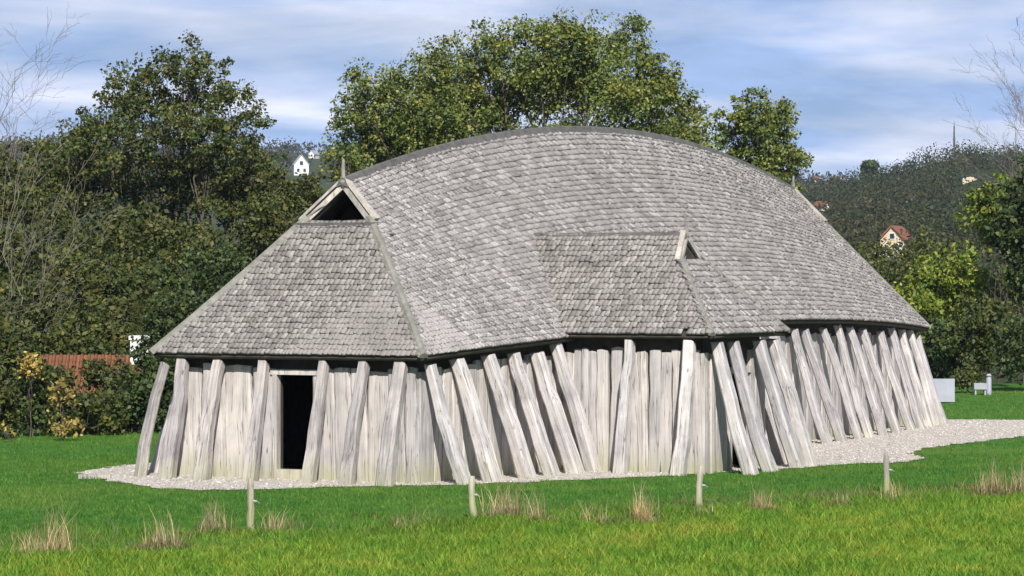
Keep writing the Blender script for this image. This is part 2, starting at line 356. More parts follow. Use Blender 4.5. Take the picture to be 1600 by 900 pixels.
# roof deck (under the shingles)
tl = np.linspace(0, 1, 15); sl_ = np.linspace(0, 1, 61)
def slope_grid(side):
    T, Q = np.meshgrid(tl, sl_, indexing='ij'); X = xh(T)+(L-2*xh(T))*Q
    return S(X, T, side), len(tl), len(sl_)
V = []; Fq = []
def add_grid(P, n, m, flip=False):
    b = sum(len(v) for v in V); V.append(P.reshape(-1, 3)); f = gridfaces(n, m)+b
    Fq.append(f[:, ::-1] if flip else f)
for side in (-1, 1):
    P, n, m_ = slope_grid(side); add_grid(P, n, m_, side > 0)
th = np.linspace(0, TG, 10); q5 = np.linspace(-1, 1, 13)
for end in (0, 1):
    T, Q = np.meshgrid(th, q5, indexing='ij'); X = GX*T/TG
    if end: X = L-X
    P = S(X, T, 1); P[..., 1] = P[..., 1]*Q
    add_grid(P, len(th), len(q5), end == 0)
me = fast('roof', np.concatenate(V), np.concatenate(Fq), 'deck')
roof = link('roof', me, house, HI)
md = roof.modifiers.new('thick', 'SOLIDIFY'); md.thickness = 0.09; md.offset = -1
V = []; Fq = []
for sd in (-1, 1):
    T, Q = np.meshgrid(np.linspace(0, 1, 9), np.linspace(0, 1, 9), indexing='ij')
    X = PX+sd*PW*(1-T); Z = PHE+T*(PZ-PHE); Y0 = -PP+yh(T); Y1 = main_y_at(X, Z)+0.25
    add_grid(np.stack([X, Y0+(Y1-Y0)*Q, Z], -1), 9, 9, sd < 0)
T, Q = np.meshgrid(np.linspace(0, PTG, 7), np.linspace(-1, 1, 7), indexing='ij')
add_grid(np.stack([PX+PW*(1-T)*Q, -PP+PGY*T/PTG, PHE+T*(PZ-PHE)], -1), 7, 7)
proof = link('porch_roof', fast('porch_roof', np.concatenate(V), np.concatenate(Fq), 'deck'), house, HI)
md = proof.modifiers.new('thick', 'SOLIDIFY'); md.thickness = 0.07; md.offset = -1

# shingles: one frame per shingle (position of its lower edge's middle, across, up the slope, normal, width, length)
SH = {'main': [], 'hip': [], 'porch_side': [], 'porch_front': []}
def shingle_rows(fn, nrows, tmax, which, keep=None, expo_len=2.2, wmean=0.102, outward=None):
    """fn(t, q) -> surface point, q in 0..1 along the row"""
    for j in range(nrows):
        t = j/nrows*tmax; e = 1e-3
        p0, p1 = fn(np.array([t]), np.array([0.0]))[0], fn(np.array([t]), np.array([1.0]))[0]
        mid = fn(np.full(30, t), np.linspace(0, 1, 30)); ln = np.linalg.norm(np.diff(mid, axis=0), axis=1).sum()
        k = max(2, int(ln/wmean)); ws = rng.uniform(0.7, 1.35, k); ws /= ws.sum()
        cq = np.cumsum(ws)-ws/2; jt = rng.normal(0, 0.075 if j else 0.04, k)*tmax/nrows
        tt = np.clip(t+jt, -0.004, 1)
        P = fn(tt, cq)
        Pa = fn(tt, np.clip(cq+e, 0, 1)); Pb = fn(tt, np.clip(cq-e, 0, 1)); Au = Pa-Pb; Au /= np.linalg.norm(Au, axis=1)[:, None]
        th_ = np.minimum(tt+e*4, tmax); tl_ = np.maximum(th_-e*8, 0.0); U = fn(th_, cq)-fn(tl_, cq); el = np.linalg.norm(U, axis=1)/(th_-tl_)
        U /= np.linalg.norm(U, axis=1)[:, None]
        U -= Au*np.sum(U*Au, 1)[:, None]; U /= np.linalg.norm(U, axis=1)[:, None]
        Nn = np.cross(Au, U); sgn = np.where(Nn[:, 2] < 0, -1.0, 1.0)[:, None]; Nn *= sgn; Au *= sgn
        W = ws*ln*rng.uniform(0.84, 0.97, k); expo = el*tmax/nrows
        Ln = np.minimum(expo*expo_len, (tmax-tt)*el+.05); t2 = np.minimum(tt+Ln/el, tmax); e0 = np.sum((fn(t2, np.zeros(k))-P)*Au, 1); e1 = np.sum((fn(t2, np.ones(k))-P)*Au, 1)
        lo, hi = np.minimum(e0, e1)/W, np.maximum(e0, e1)/W
        for i in range(k):
            if keep is None or keep(P[i]): SH[which].append((P[i], Au[i], U[i], Nn[i], W[i], Ln[i], lo[i], hi[i]))
NR = 39
def under_porch(P):
    x, y, z = P
    return abs(x-PX) < PW+0.3 and z < porch_z(x)-0.10
for side in (-1, 1):
    shingle_rows(lambda t, q, s=side: S(xh(t)+(L-2*xh(t))*q, t, s), NR, 1.0, 'main', (lambda P: not under_porch(P)) if side < 0 else None)
for end in (0, 1):
    def hipf(t, q, end=end):
        t = np.minimum(t, TG); X = GX*t/TG; X = L-X if end else X
        P = S(X, t, 1); P[..., 1] = P[..., 1]*(2*q-1); return P
    shingle_rows(hipf, 24, TG, 'hip')
for sd in (-1, 1):
    def pf(t, q, sd=sd):
        t = np.clip(t, 0, 1)
        X = PX+sd*PW*(1-t); Z = PHE+t*(PZ-PHE); Y0 = -PP+yh(t); Y1 = main_y_at(X, Z)+0.02
        return np.stack([X, Y0+(Y1-Y0)*q, Z], -1)
    shingle_rows(pf, 18, 1.0, 'porch_side')
def pff(t, q):
    t = np.clip(t, 0, PTG)
    return np.stack([PX+PW*(1-t)*(2*q-1), -PP+PGY*t/PTG, PHE+t*(PZ-PHE)], -1)
shingle_rows(pff, 13, PTG, 'porch_front')
# unit shingle: butt end thick and proud, head thin
US = np.array([(-.5, 0, 0), (.5, 0, 0), (.5, 1, 0), (-.5, 1, 0), (-.5, 0, 1), (.5, 0, 1), (.5, 1, .25), (-.5, 1, .25)])
UF = np.array([(0, 3, 2, 1), (4, 5, 6, 7), (0, 1, 5, 4), (1, 2, 6, 5), (2, 3, 7, 6), (3, 0, 4, 7)])
def shingle_matrix(s, r_):
    P, Au, U, Nn, W, Ln = s[:6]
    thick = r_.uniform(0.040, 0.066); rot = r_.normal(0, 0.03); tilt = r_.uniform(0.12, 0.165)
    A2 = Au*math.cos(rot)+U*math.sin(rot); U2 = U*math.cos(rot)-Au*math.sin(rot)
    tw = r_.normal(0, 0.035); A3 = A2*math.cos(tw)+Nn*math.sin(tw); N3 = Nn*math.cos(tw)-A2*math.sin(tw)
    U3 = U2*math.cos(tilt)-N3*math.sin(tilt); N4 = N3*math.cos(tilt)+U2*math.sin(tilt)
    base = P+Nn*(0.012+0.30*0.135)
    Mx = np.eye(4); Mx[:3, 0] = A3*W; Mx[:3, 1] = U3*Ln; Mx[:3, 2] = N4*thick; Mx[:3, 3] = base
    return Mx
allsh = []
for k, lst in SH.items():
    mk = 'shingle' if k in ('main', 'porch_front') else 'shingle_shade'
    for s in lst: allsh.append((k, mk, s))
# the 300 that show largest: nearest to the view on the visible slopes
dist = np.array([np.linalg.norm(s[0]-CAM)+(50 if not ((k in ('hip', ) and s[0][0] < 10) or (k == 'main' and s[0][1] < -.5) or k.startswith('porch') and s[0][0] < PX+.5) else 0)+(500 if s[6] > -.5 or s[7] < .5 else 0) for k, mk, s in allsh])
order = np.argsort(dist); near = set(order[:300].tolist())
unit = {}
for mk in ('shingle', 'shingle_shade'): unit[mk] = fast('shingle', US, UF, mk)
bulk = {}
for i, (k, mk, s) in enumerate(allsh):
    Mx = shingle_matrix(s, rng)
    if i in near:
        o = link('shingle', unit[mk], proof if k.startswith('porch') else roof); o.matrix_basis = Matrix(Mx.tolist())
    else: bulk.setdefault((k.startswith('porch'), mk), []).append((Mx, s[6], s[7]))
for (isp, mk), ms in bulk.items():
    lo = np.array([q[1] for q in ms]); hi = np.array([q[2] for q in ms]); ms = np.array([q[0] for q in ms])
    ul = np.repeat(US[None], len(ms), 0); tp = [2, 3, 6, 7]; ul[:, tp, 0] = np.clip(ul[:, tp, 0], np.minimum(lo, .49)[:, None], np.maximum(hi, -.49)[:, None])
    v = np.einsum('nij,nkj->nki', ms[:, :3, :3], ul)+ms[:, None, :3, 3]
    f = UF[None]+(np.arange(len(ms))*8)[:, None, None]
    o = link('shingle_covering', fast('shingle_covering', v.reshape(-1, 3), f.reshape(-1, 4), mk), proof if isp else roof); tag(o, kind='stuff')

# ridge cap: two weathered boards bent along the ridge
def ridge_strip(pts, half, drop, thick):
    mb = MB(); n = len(pts); v = []
    for i, p in enumerate(pts):
        d = np.array(pts[min(i+1, n-1)])-np.array(pts[max(i-1, 0)]); d[2] = 0; d /= np.linalg.norm(d); a = np.array([-d[1], d[0], 0])
        p = np.array(p)
        v += [p-a*half+(0, 0, -drop), p-a*half*.35+(0, 0, thick*.8), p+(0, 0, thick*1.15), p+a*half*.35+(0, 0, thick*.8), p+a*half+(0, 0, -drop), p+(0, 0, -.06)]
    f = []
    for i in range(n-1):
        for k in range(6): f.append((i*6+k, i*6+(k+1) % 6, (i+1)*6+(k+1) % 6, (i+1)*6+k))
    f += [tuple(range(6)), tuple((n-1)*6+k for k in range(6))[::-1]]
    return mb.add(v, f)
xs = np.linspace(float(xh(np.array(1.0)))-.18, L-float(xh(np.array(1.0)))+.18, 41)
link('ridge_cap', ridge_strip([(x, 0, float(hrf(x))+.06) for x in xs], .15, .12, .07).mesh('ridge_cap', 'ridge'), roof)
link('ridge_cap', ridge_strip([(PX, y, PZ+.04) for y in np.linspace(-PP+PGY+.08, float(main_y_at(PX, PZ))+.1, 12)], .10, .07, .05).mesh('ridge_cap', 'ridge'), proof)
# hip boards
def strip_board(pts, nrm_, half, thick):
    mb = MB(); n = len(pts); v = []; f = []
    for i, p in enumerate(pts):
        p = np.array(p, float); d = np.array(pts[min(i+1, n-1)])-np.array(pts[max(i-1, 0)]); d = d/np.linalg.norm(d)
        nn = np.array(nrm_, float); nn -= d*(nn@d); nn /= np.linalg.norm(nn); a = np.cross(d, nn)
        v += [p-a*half-nn*thick*.9, p-a*half*.55+nn*thick*.45, p+nn*thick, p+a*half*.55+nn*thick*.45, p+a*half-nn*thick*.9, p-nn*thick*1.2]
    for i in range(n-1):
        for k in range(6): f.append((i*6+k, i*6+(k+1) % 6, (i+1)*6+(k+1) % 6, (i+1)*6+k))
    f += [tuple(range(6)), tuple((n-1)*6+k for k in range(6))[::-1]]
    return mb.add(v, f)
for end in (0, 1):
    for side in (-1, 1):
        tt = np.linspace(-0.015, TG+.01, 12); X = GX*tt/TG; X = L-X if end else X
        P = S(X, tt, side); P[:, 2] += .10
        nn = (-.6 if not end else .6, side*.6, .6)
        link('hip_board', strip_board(P, nn, .10, .06).mesh('hip_board', 'hip'), roof)
for sd in (-1, 1):
    tt = np.linspace(-.015, PTG+.01, 8)
    P = np.stack([PX+sd*PW*(1-tt), -PP+PGY*tt/PTG, PHE+tt*(PZ-PHE)+.085], -1)
    link('hip_board', strip_board(P, (sd*.6, -.6, .6), .075, .05).mesh('hip_board', 'hip'), proof)

# gablets: dark panel added inside so the vent stays black, bargeboards, ledge
def gablet(parent, A, B, C, out, bw=.13):
    """A, B feet of the triangle, C apex, out = unit vector outwards"""
    A, B, C, out = [np.array(v, float) for v in (A, B, C, out)]
    mid = (A+B)/2
    mb = MB(); sh_ = np.array([0, 0, -.03]); f0 = [p-out*1.1+sh_ for p in (A, B, C)]; f1 = [p-out*1.16+sh_ for p in (A, B, C)]
    mb.add(f0+f1, [(0, 1, 2), (5, 4, 3), (0, 3, 4, 1), (1, 4, 5, 2), (2, 5, 3, 0)])
    g_ = link('gablet', mb.mesh('gablet', 'earth'), parent)
    up = np.array([0, 0, 1.0])
    for E_ in (A, B):
        d = C-E_; ln = np.linalg.norm(d); d /= ln; n_ = np.cross(d, out); n_ /= np.linalg.norm(n_)
        if n_@(E_-mid+up*.01) < 0: n_ = -n_
        b = MB().box((E_+C)/2+n_*(.02-bw*.25)+out*.02+d*.02, (ln+.12, bw*.8, .06), (d, n_, out))
        link('bargeboard', b.mesh('bargeboard', 'trim'), g_)
        b = MB().box((E_+C)/2+n_*.10-out*.03+d*.02, (ln+.14, .05, min(.20, bw*1.5)), (d, n_, out))
        link('verge_board', b.mesh('verge_board', 'trim'), g_)
    wv = (B-A); ln = np.linalg.norm(wv); wv /= ln
    b = MB().box(mid-up*.055+out*.06, (ln+.30, .22, .06), (wv, out, up))
    link('ledge', b.mesh('ledge', 'ridge'), g_)
    return g_
for end in (0, 1):
    x0 = GX+.02; x1 = GX+.26
    if end: x0, x1 = L-x0, L-x1
    yb = float(wf(GX)*(1-TG)); zb = float(hef(x0)+TG*(hrf(x0)-hef(x0)))+.04
    gablet(roof, (x0, -yb, zb), (x0, yb, zb), (x1, 0, float(hrf(x1))-.02), (-1 if not end else 1, 0, 0))
zb = PHE+PTG*(PZ-PHE)
gablet(proof, (PX-PW*(1-PTG), -PP+PGY+.02, zb), (PX+PW*(1-PTG), -PP+PGY+.02, zb), (PX, -PP+PGY+.13, PZ-.02), (0, -1, 0), .07)
link('loft_light_stop', MB().box((4.4, 0, 4.72), (4.6, 2.3, .06)).mesh('loft_light_stop', 'dark_wood'), roof)  # added board that keeps gablet sunlight out of the hall
# finials
def finial(parent, base, h, s=1.0):
    x, y, z = base; mb = MB()
    prof = [(0, .055), (.10, .06), (.16, .095), (.24, .10), (.32, .06), (.36, .042), (.7, .040), (.97, .026), (1.0, .006)]
    mb.tube([(x+.012*math.sin(7*k), y, z-.1+k*(h+.1)) for k, r_ in prof], [r_*s for k, r_ in prof], 8)
    link('finial', mb.mesh('finial', 'hip', True), parent)
xe = float(xh(np.array(1.0)))-.12
finial(roof, (xe, 0, float(hrf(xe))+.02), .48); finial(roof, (L-xe, 0, float(hrf(L-xe))+.02), .42)
finial(proof, (PX, -PP+PGY+.12, PZ+.02), .46, .7)

# walls: dark inner lining, planks in front
OV = 0.36
wl = lambda x: wf(x)-OV
door_y = (-0.51, 0.37); door_z = (0.20, 2.02)
mb = MB()
xsl = np.linspace(OV+.1, L-OV-.1, 30)
def ztop(x): return float(hef(x)+(hrf(x)-hef(x))*(OV+.1)/wf(x))-.10
for side in (-1, 1):
    segs = [(OV+.1, L-OV-.1)] if side > 0 else [(OV+.1, PX-PW+OV+.05), (PX-PW+OV+.05, PX+PW-OV-.05), (PX+PW-OV-.05, L-OV-.1)]  # middle stretch added across the porch passage to shut light out
    for k, (xa, xb) in enumerate(segs):
        xx = np.linspace(xa, xb, 16)
        for i in range(15):
            p = []
            for zsel in (0, 1):
                for x, off in ((xx[i], 0), (xx[i+1], 0), (xx[i+1], .12), (xx[i], .12)):
                    p.append((x, side*(wl(x)-.08-off), ztop(x) if zsel else -.05))
            mb.hexa(p)
def lin(c, d): mb.box(c, d)
yw = float(wl(OV))-.08
for xg, dr in ((OV+.14, True), (L-OV-.14, False)):
    zt = HEA+.15 if dr else HEB+.15
    if dr:
        for y0, y1 in ((-yw, door_y[0]), (door_y[1], yw)): lin((xg, (y0+y1)/2, zt/2), (.1, y1-y0, zt))
        lin((xg, sum(door_y)/2, (door_z[1]+zt)/2), (.1, door_y[1]-door_y[0], zt-door_z[1]))
    else: lin((xg, 0, zt/2), (.1, 2*yw, zt))
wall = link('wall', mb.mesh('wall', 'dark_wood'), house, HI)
mb = MB(); pyf = -PP+OV+.10
for xp in (PX-PW+OV+.10, PX+PW-OV-.10): lin((xp, (pyf-float(wl(PX)))/2, (PHE+.15)/2), (.1, abs(pyf+float(wl(PX))), PHE+.15))
for xa, xb, za, zb_ in ((PX-PW+OV+.15, PX-.30, 0, PHE+.12), (PX+.72, PX+PW-OV-.15, 0, PHE+.12), (PX-.30, PX+.72, 1.95, PHE+.12)): lin(((xa+xb)/2, pyf, (za+zb_)/2), (xb-xa, .1, zb_-za))
pwall = link('porch_wall', mb.mesh('porch_wall', 'dark_wood'), house, HI)
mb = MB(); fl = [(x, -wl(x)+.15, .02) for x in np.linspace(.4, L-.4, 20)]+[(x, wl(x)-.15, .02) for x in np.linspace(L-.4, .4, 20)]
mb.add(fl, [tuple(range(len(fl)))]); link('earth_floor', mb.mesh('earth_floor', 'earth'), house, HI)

def plank_mesh(w, h, r_, th=.085, lean=0.0, seg=7):
    """split oak plank: rounded outer face (towards -y), wavering edges, rough-sawn top; local z up"""
    prof = [(-.5, .5), (-.495, -.25), (-.42, -.46), (0, -.56), (.42, -.46), (.495, -.25), (.5, .5)]
    n = len(prof); v = []; f = []; w1, w2 = r_.normal(0, .012, seg), r_.normal(0, .012, seg)
    bow = r_.normal(0, .012)
    for i in range(seg):
        k = i/(seg-1); tl_ = 1+.06*(1-k)*r_.uniform(.4, 1)
        for x, y in prof:
            e = w1[i] if x < 0 else w2[i]
            z = k*h
            if i == seg-1: z += -.035*abs(x)+r_.normal(0, .008)
            v.append((x*w*tl_+e+bow*math.sin(k*3.1), y*th, z))
    for i in range(seg-1):
        for k in range(n): f.append((i*n+k, i*n+(k+1) % n, (i+1)*n+(k+1) % n, (i+1)*n+k))
    f += [tuple(range(n))[::-1], tuple((seg-1)*n+k for k in range(n))]
    return MB().add(v, f)
def run_planks(curve, length, topz, parent, skip=None, wm=.29):
    """curve(s) -> (point xy, outward xy)"""
    s = 0.0; r_ = rng
    while s < length-.05:
        w = min(r_.uniform(.62, 1.45)*wm, length-s)
        if length-s-w < .10: w = length-s
        c = s+w/2; p, out = curve(c)
        if not (skip and skip(c, w)):
            h = topz(p)+r_.normal(0, .035)
            me = plank_mesh(w*.985, h, r_, th=r_.uniform(.07, .11)).mesh('plank', 'plank')
            o = link('plank', me, parent)
            o.location = (p[0]+out[0]*r_.uniform(-.02, .03), p[1]+out[1]*r_.uniform(-.02, .03), -.01)
            o.rotation_euler = (0, r_.normal(0, .013), math.atan2(out[0], -out[1]))
        s += w
# front gable, y from +yw to -yw so that planks run left to right
def gab(s): return (OV+.03, yw+.06-s), (-1, 0)
run_planks(gab, 2*(yw+.06), lambda p: HEA-.19, wall, lambda c, w: door_y[0]-.16 < yw+.06-c < door_y[1]+.12, .42)
def gab2(s): return (L-OV-.03, -yw-.06+s), (1, 0)
run_planks(gab2, 2*(yw+.06), lambda p: HEB-.17, wall)
# long sides
xx = np.linspace(OV, L-OV, 400)
def side_curve(side, x0, x1):
    xr = np.linspace(x0, x1, 300); yr = side*wl(xr); cs = np.concatenate([[0], np.cumsum(np.hypot(np.diff(xr), np.diff(yr)))])
    def c(s):
        x = float(np.interp(s, cs, xr)); y = float(side*wl(x)); e = .01; dy = float(side*(wl(x+e)-wl(x-e)))/(2*e)
        o = np.array([-dy*1.0, 1.0])*side; o /= np.linalg.norm(o); return (x, y), (o[0], o[1])
    return c, cs[-1]
for x0, x1 in ((OV, PX-PW+OV), (PX+PW-OV, L-OV)):
    c, ln = side_curve(-1, x0, x1); run_planks(c, ln, lambda p: float(hef(p[0]))-.29, wall, None, .36)
# porch side (facing the gable's way), front and far side
pxl, pxr, pyo = PX-PW+OV, PX+PW-OV, -PP+OV
run_planks(lambda s: ((pxl, -float(wl(pxl))-s), (-1, 0)), abs(pyo)-float(wl(pxl)), lambda p: PHE-.28, pwall, None, .235)
run_planks(lambda s: ((pxl+s, pyo), (0, -1)), pxr-pxl, lambda p: PHE-.28, pwall, lambda c, w: PX-.36 < pxl+c < PX+.74)
run_planks(lambda s: ((pxr, pyo+s), (1, 0)), abs(pyo)-float(wl(pxr)), lambda p: PHE-.25, pwall)
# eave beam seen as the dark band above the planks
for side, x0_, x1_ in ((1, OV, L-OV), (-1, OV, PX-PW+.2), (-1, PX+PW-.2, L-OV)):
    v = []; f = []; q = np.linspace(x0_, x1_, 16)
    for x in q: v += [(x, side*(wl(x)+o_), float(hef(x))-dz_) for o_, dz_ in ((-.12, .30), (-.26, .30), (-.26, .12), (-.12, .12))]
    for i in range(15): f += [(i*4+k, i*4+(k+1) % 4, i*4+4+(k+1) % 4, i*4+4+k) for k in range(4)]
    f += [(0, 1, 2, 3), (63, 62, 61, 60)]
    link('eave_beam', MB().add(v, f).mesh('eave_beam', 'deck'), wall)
# front door frame
df = link('door_frame', MB().box((OV+.02, sum(door_y)/2, door_z[1]+.05), (.16, 1.16, .10)).mesh('door_frame', 'plank'), house, HI)
link('jamb', MB().box((OV+.02, door_y[1]+.05, (door_z[0]+door_z[1])/2-.1), (.15, .10, door_z[1]-door_z[0]+.2)).mesh('jamb', 'plank'), df)
link('jamb', MB().box((OV+.02, door_y[0]-.07, (door_z[0]+door_z[1])/2-.1), (.15, .14, door_z[1]-door_z[0]+.2)).mesh('jamb', 'plank'), df)
link('threshold', MB().box((OV+.0, sum(door_y)/2, .10), (.20, .90, .20)).mesh('threshold', 'plank'), df)
pf_ = link('porch_door_frame', MB().box((PX+.21, pyo-.02, 2.02), (1.24, .12, .13)).mesh('door_frame', 'plank'), house, HI)
for xj in (PX-.36, PX+.78): link('jamb', MB().box((xj, pyo-.02, .98), (.12, .12, 1.95)).mesh('jamb', 'plank'), pf_)

# raking posts
def raking_post(base, top, along, w=.26, th=.24, name='raking_post', mtl='post'):
    """hewn post from base (xy,0) up to top (xyz); along = wall direction"""
    base = np.array([*base, -.03]); top = np.array(top, float); d = top-base; ln = np.linalg.norm(d); d /= ln
    a = np.array([*along, 0.0]); a -= d*(a@d); a /= np.linalg.norm(a); o_ = np.cross(a, d)
    seg = 8; v = []; f = []; n = 8
    prof = [(-.5, -.34), (-.38, -.5), (.38, -.5), (.5, -.34), (.5, .34), (.38, .5), (-.38, .5), (-.5, .34)]
    bx, by = rng.normal(0, .013), rng.normal(0, .010); wob = rng.normal(0, .009, (seg, 2)); ph_ = rng.uniform(0, 6)
    for i in range(seg):
        k = i/(seg-1); sc = 1.14-.30*k+.03*math.sin(5*k+ph_)
        for x, y in prof:
            z = k*ln+(0 if i < seg-1 else (.06*(.5-abs(x))-.05*y+rng.normal(0, .006)))
            v.append((x*w*sc+bx*math.sin(3.14*k)*2+wob[i, 0], y*th*(1.12-.26*k)+by*math.sin(3.14*k)*2+wob[i, 1], z))
    for i in range(seg-1):
        for k in range(n): f.append((i*n+k, i*n+(k+1) % n, (i+1)*n+(k+1) % n, (i+1)*n+k))
    f += [tuple(range(n))[::-1], tuple((seg-1)*n+k for k in range(n))]
    o = link(name, MB().add(v, f).mesh(name, mtl), house, HI)
    Mx = np.eye(4); Mx[:3, 0] = a; Mx[:3, 1] = o_; Mx[:3, 2] = d; Mx[:3, 3] = base
    o.matrix_basis = Matrix(Mx.tolist())
BO = .88                                              # foot stands this far off the planks
for (yt, yb), w in zip([(2.39, 2.36), (1.59, 1.57), (0.58, 0.49), (-0.76, -0.80), (-1.62, -1.65), (-2.42, -2.45)], (.27, .26, .22, .21, .23, .29)):
    raking_post((OV-BO, yb), (OV-.19, yt, HEA-.13), (0, 1), w, mtl='post_grey')
raking_post((-.20, 3.16), (.16, 2.80, HEA-.18), (.55, .83), .20, .18, mtl='post_grey')      # far front corner
for k, (xt, xb) in enumerate([(0.55, 0.62), (1.42, 1.50), (2.44, 2.51), (3.44, 3.67), (4.22, 4.49), (4.94, 5.16)]+[(x, x+.1) for x in (10.0, 11.1, 12.2, 13.3, 14.4, 15.5)]+[(16.87, 17.4), (17.67, 18.5), (18.98, 19.7), (20.25, 20.6), (21.31, 21.9), (22.4, 23.2), (23.9, 24.6), (25.2, 25.6), (26.3, 26.8), (27.4, 27.6), (28.35, 28.6)]):
    dy = float(wl(xb+.01)-wl(xb-.01))/.02; n_ = np.array([dy*-1, -1.0]); n_ /= np.linalg.norm(n_)
    zt = float(hef(xt))-.06-.16*rng.random(); xt += rng.normal(0, .06); xb += rng.normal(0, .08)
    raking_post((xb+n_[0]*BO*-.0, -float(wl(xb))-BO), (xt, -float(wl(xt))-.19, zt), (1, dy*-1), rng.uniform(.24, .30) if k < 12 else rng.uniform(.20, .27), (rng.uniform(.23, .29) if k else .20) if k < 12 else rng.uniform(.15, .21))
for x in np.arange(1.2, 28.5, 1.15): raking_post((x, float(wl(x))+BO), (x, float(wl(x))+.14, float(hef(x))-.12), (1, 0), .28)
for y in (-2.45, -1.6, -.8, .8, 1.6, 2.4): raking_post((L-OV+BO, y), (L-OV+.14, y, HEB-.13), (0, 1), .28)
for (yt, yb), w in zip([(-4.87, -4.84), (-6.15, -6.10)], (.21, .26)):
    raking_post((pxl-.60, yb), (pxl-.18, yt, PHE-.12), (0, 1), w)
for (xt, xb), w in zip([(5.68, 5.80), (6.50, 6.80), (7.90, 8.35), (8.66, 9.05)], (.25, .27, .30, .30)):
    raking_post((xb, pyo-BO), (xt, pyo-.19, PHE-.12), (1, 0), w)
raking_post((pxr+.55, pyo-.2), (pxr+.13, pyo+.4, PHE-.12), (0, 1), .28); raking_post((pxr+.6, pyo+1.5), (pxr+.13, pyo+1.5, PHE-.12), (0, 1), .28)

# ------------------------------------------------------------------ gravel apron
GP = np.array([(-0.9, 3.7), (-1.6, 2.85), (-2.8, 1.4), (-3.1, 0.0), (-2.3, -1.0), (-1.0, -1.9), (0.0, -3.2), (1.6, -4.3), (4.2, -5.75), (7.4, -7.15), (9.7, -7.75), (11.2, -8.6), (12.6, -8.5), (14.3, -7.6), (16.5, -7.15), (19.5, -7.3), (22.9, -7.55), (27, -9.2), (36, -13), (37.5, -10), (31.5, -5.2), (30.9, -3), (30.6, 3.2), (28, 5), (14, 6.2), (2.5, 5.5), (0.4, 5.0)])
# densify and roughen the edge
ge = []
for i in range(len(GP)):
    a_, b_ = GP[i], GP[(i+1) % len(GP)]; k = max(2, int(np.linalg.norm(b_-a_)/.25)); d_ = (b_-a_)/np.linalg.norm(b_-a_); nn = np.array([-d_[1], d_[0]])
    for q in range(k): ge.append(a_+(b_-a_)*q/k+nn*rng.normal(0, .08))
ge = np.array(ge)
me = bpy.data.meshes.new('gravel_path'); me.from_pydata([(x, y, .012) for x, y in ge], [], [tuple(range(len(ge)))[::-1]]); me.materials.append(M['gravel'])
gp = link('gravel_path', me); tag(gp, kind='structure')
if me.polygons[0].normal.z < 0: me.flip_normals()
def inside(poly, P):
    x, y = P[:, 0], P[:, 1]; c = np.zeros(len(P), bool); n = len(poly); j = n-1
    for i in range(n):
        xi, yi = poly[i]; xj, yj = poly[j]
        c ^= ((yi > y) != (yj > y)) & (x < (xj-xi)*(y-yi)/(yj-yi+1e-12)+xi); j = i
    return c
house_poly = np.array([(x, -float(wl(x))) for x in np.linspace(OV, L-OV, 20)]+[(x, float(wl(x))) for x in np.linspace(L-OV, OV, 20)])
# pebbles lying on the path, too many to count
n = 26000; Pp = np.stack([rng.uniform(-3.5, 33, n), rng.uniform(-11, 5.5, n)], 1)
Pp = Pp[inside(GP, Pp) & ~inside(house_poly, Pp)]
n = len(Pp); sz = rng.uniform(.012, .036, n)
octa = np.array([(1, 0, 0), (0, 1, 0), (-1, 0, 0), (0, -1, 0), (0, 0, .75), (0, 0, -.75)])
of = np.array([(0, 1, 4), (1, 2, 4), (2, 3, 4), (3, 0, 4)])
an = rng.uniform(0, 6.28, n); st = rng.uniform(.8, 1.5, n)
v = octa[None]*sz[:, None, None]; v[..., 0] *= st[:, None]
vx = v[..., 0]*np.cos(an)[:, None]-v[..., 1]*np.sin(an)[:, None]; vy = v[..., 0]*np.sin(an)[:, None]+v[..., 1]*np.cos(an)[:, None]
v = np.stack([vx+Pp[:, 0:1], vy+Pp[:, 1:2], v[..., 2]+.016], -1)
o = link('pebbles', fast('pebbles', v, (of[None]+(np.arange(n)*6)[:, None, None]).reshape(-1, 3), 'pebble')); tag(o, 'loose pale pebbles strewn over the gravel path around the hall', 'gravel', kind='stuff')

# ------------------------------------------------------------------ grass
def blades(P, h, wd, lean, r_):
    """P (n,3) roots; one tapering three-point blade each, as two faces"""
    n = len(P); an = r_.uniform(0, 6.28, n); ca, sa = np.cos(an), np.sin(an); la = r_.uniform(0, 6.28, n)
    lx, ly = np.cos(la)*lean*h, np.sin(la)*lean*h
    side = np.stack([ca*wd/2, sa*wd/2, np.zeros(n)], 1)
    mid = P+np.stack([lx*.35, ly*.35, h*.6], 1); tip = P+np.stack([lx, ly, h], 1)
    v = np.stack([P-side, P+side, mid+side*.75, mid-side*.75, tip], 1)
    return v
def blade_mesh(name, v, material):
    n = len(v); i = np.arange(n)[:, None]*5
    q = i+np.array([[0, 1, 2, 3]]); t3 = i+np.array([[3, 2, 4]])
    me = bpy.data.meshes.new(name); verts = v.reshape(-1, 3).astype(np.float32)
    me.vertices.add(len(verts)); me.vertices.foreach_set('co', verts.ravel())
    li = np.concatenate([q, t3], 1).ravel().astype(np.int32)
    me.loops.add(len(li)); me.loops.foreach_set('vertex_index', li)
    me.polygons.add(2*n); stt = (np.arange(n)[:, None]*7+np.array([[0, 4]])).ravel().astype(np.int32)
    me.polygons.foreach_set('loop_start', stt); me.polygons.foreach_set('loop_total', np.tile([4, 3], n).astype(np.int32))
    me.update(calc_edges=True); me.materials.append(M[material]); return me
def scatter(n, a0, a1, extra=5.5, p=1.0):
    u = rng.random(n); a = a0+(a1-a0)*u**p; hw = .16*a+extra
    b = rng.uniform(-1, 1, n)*hw
    return a, b
parts = {'meadow_grass': [], 'lawn_grass': []}
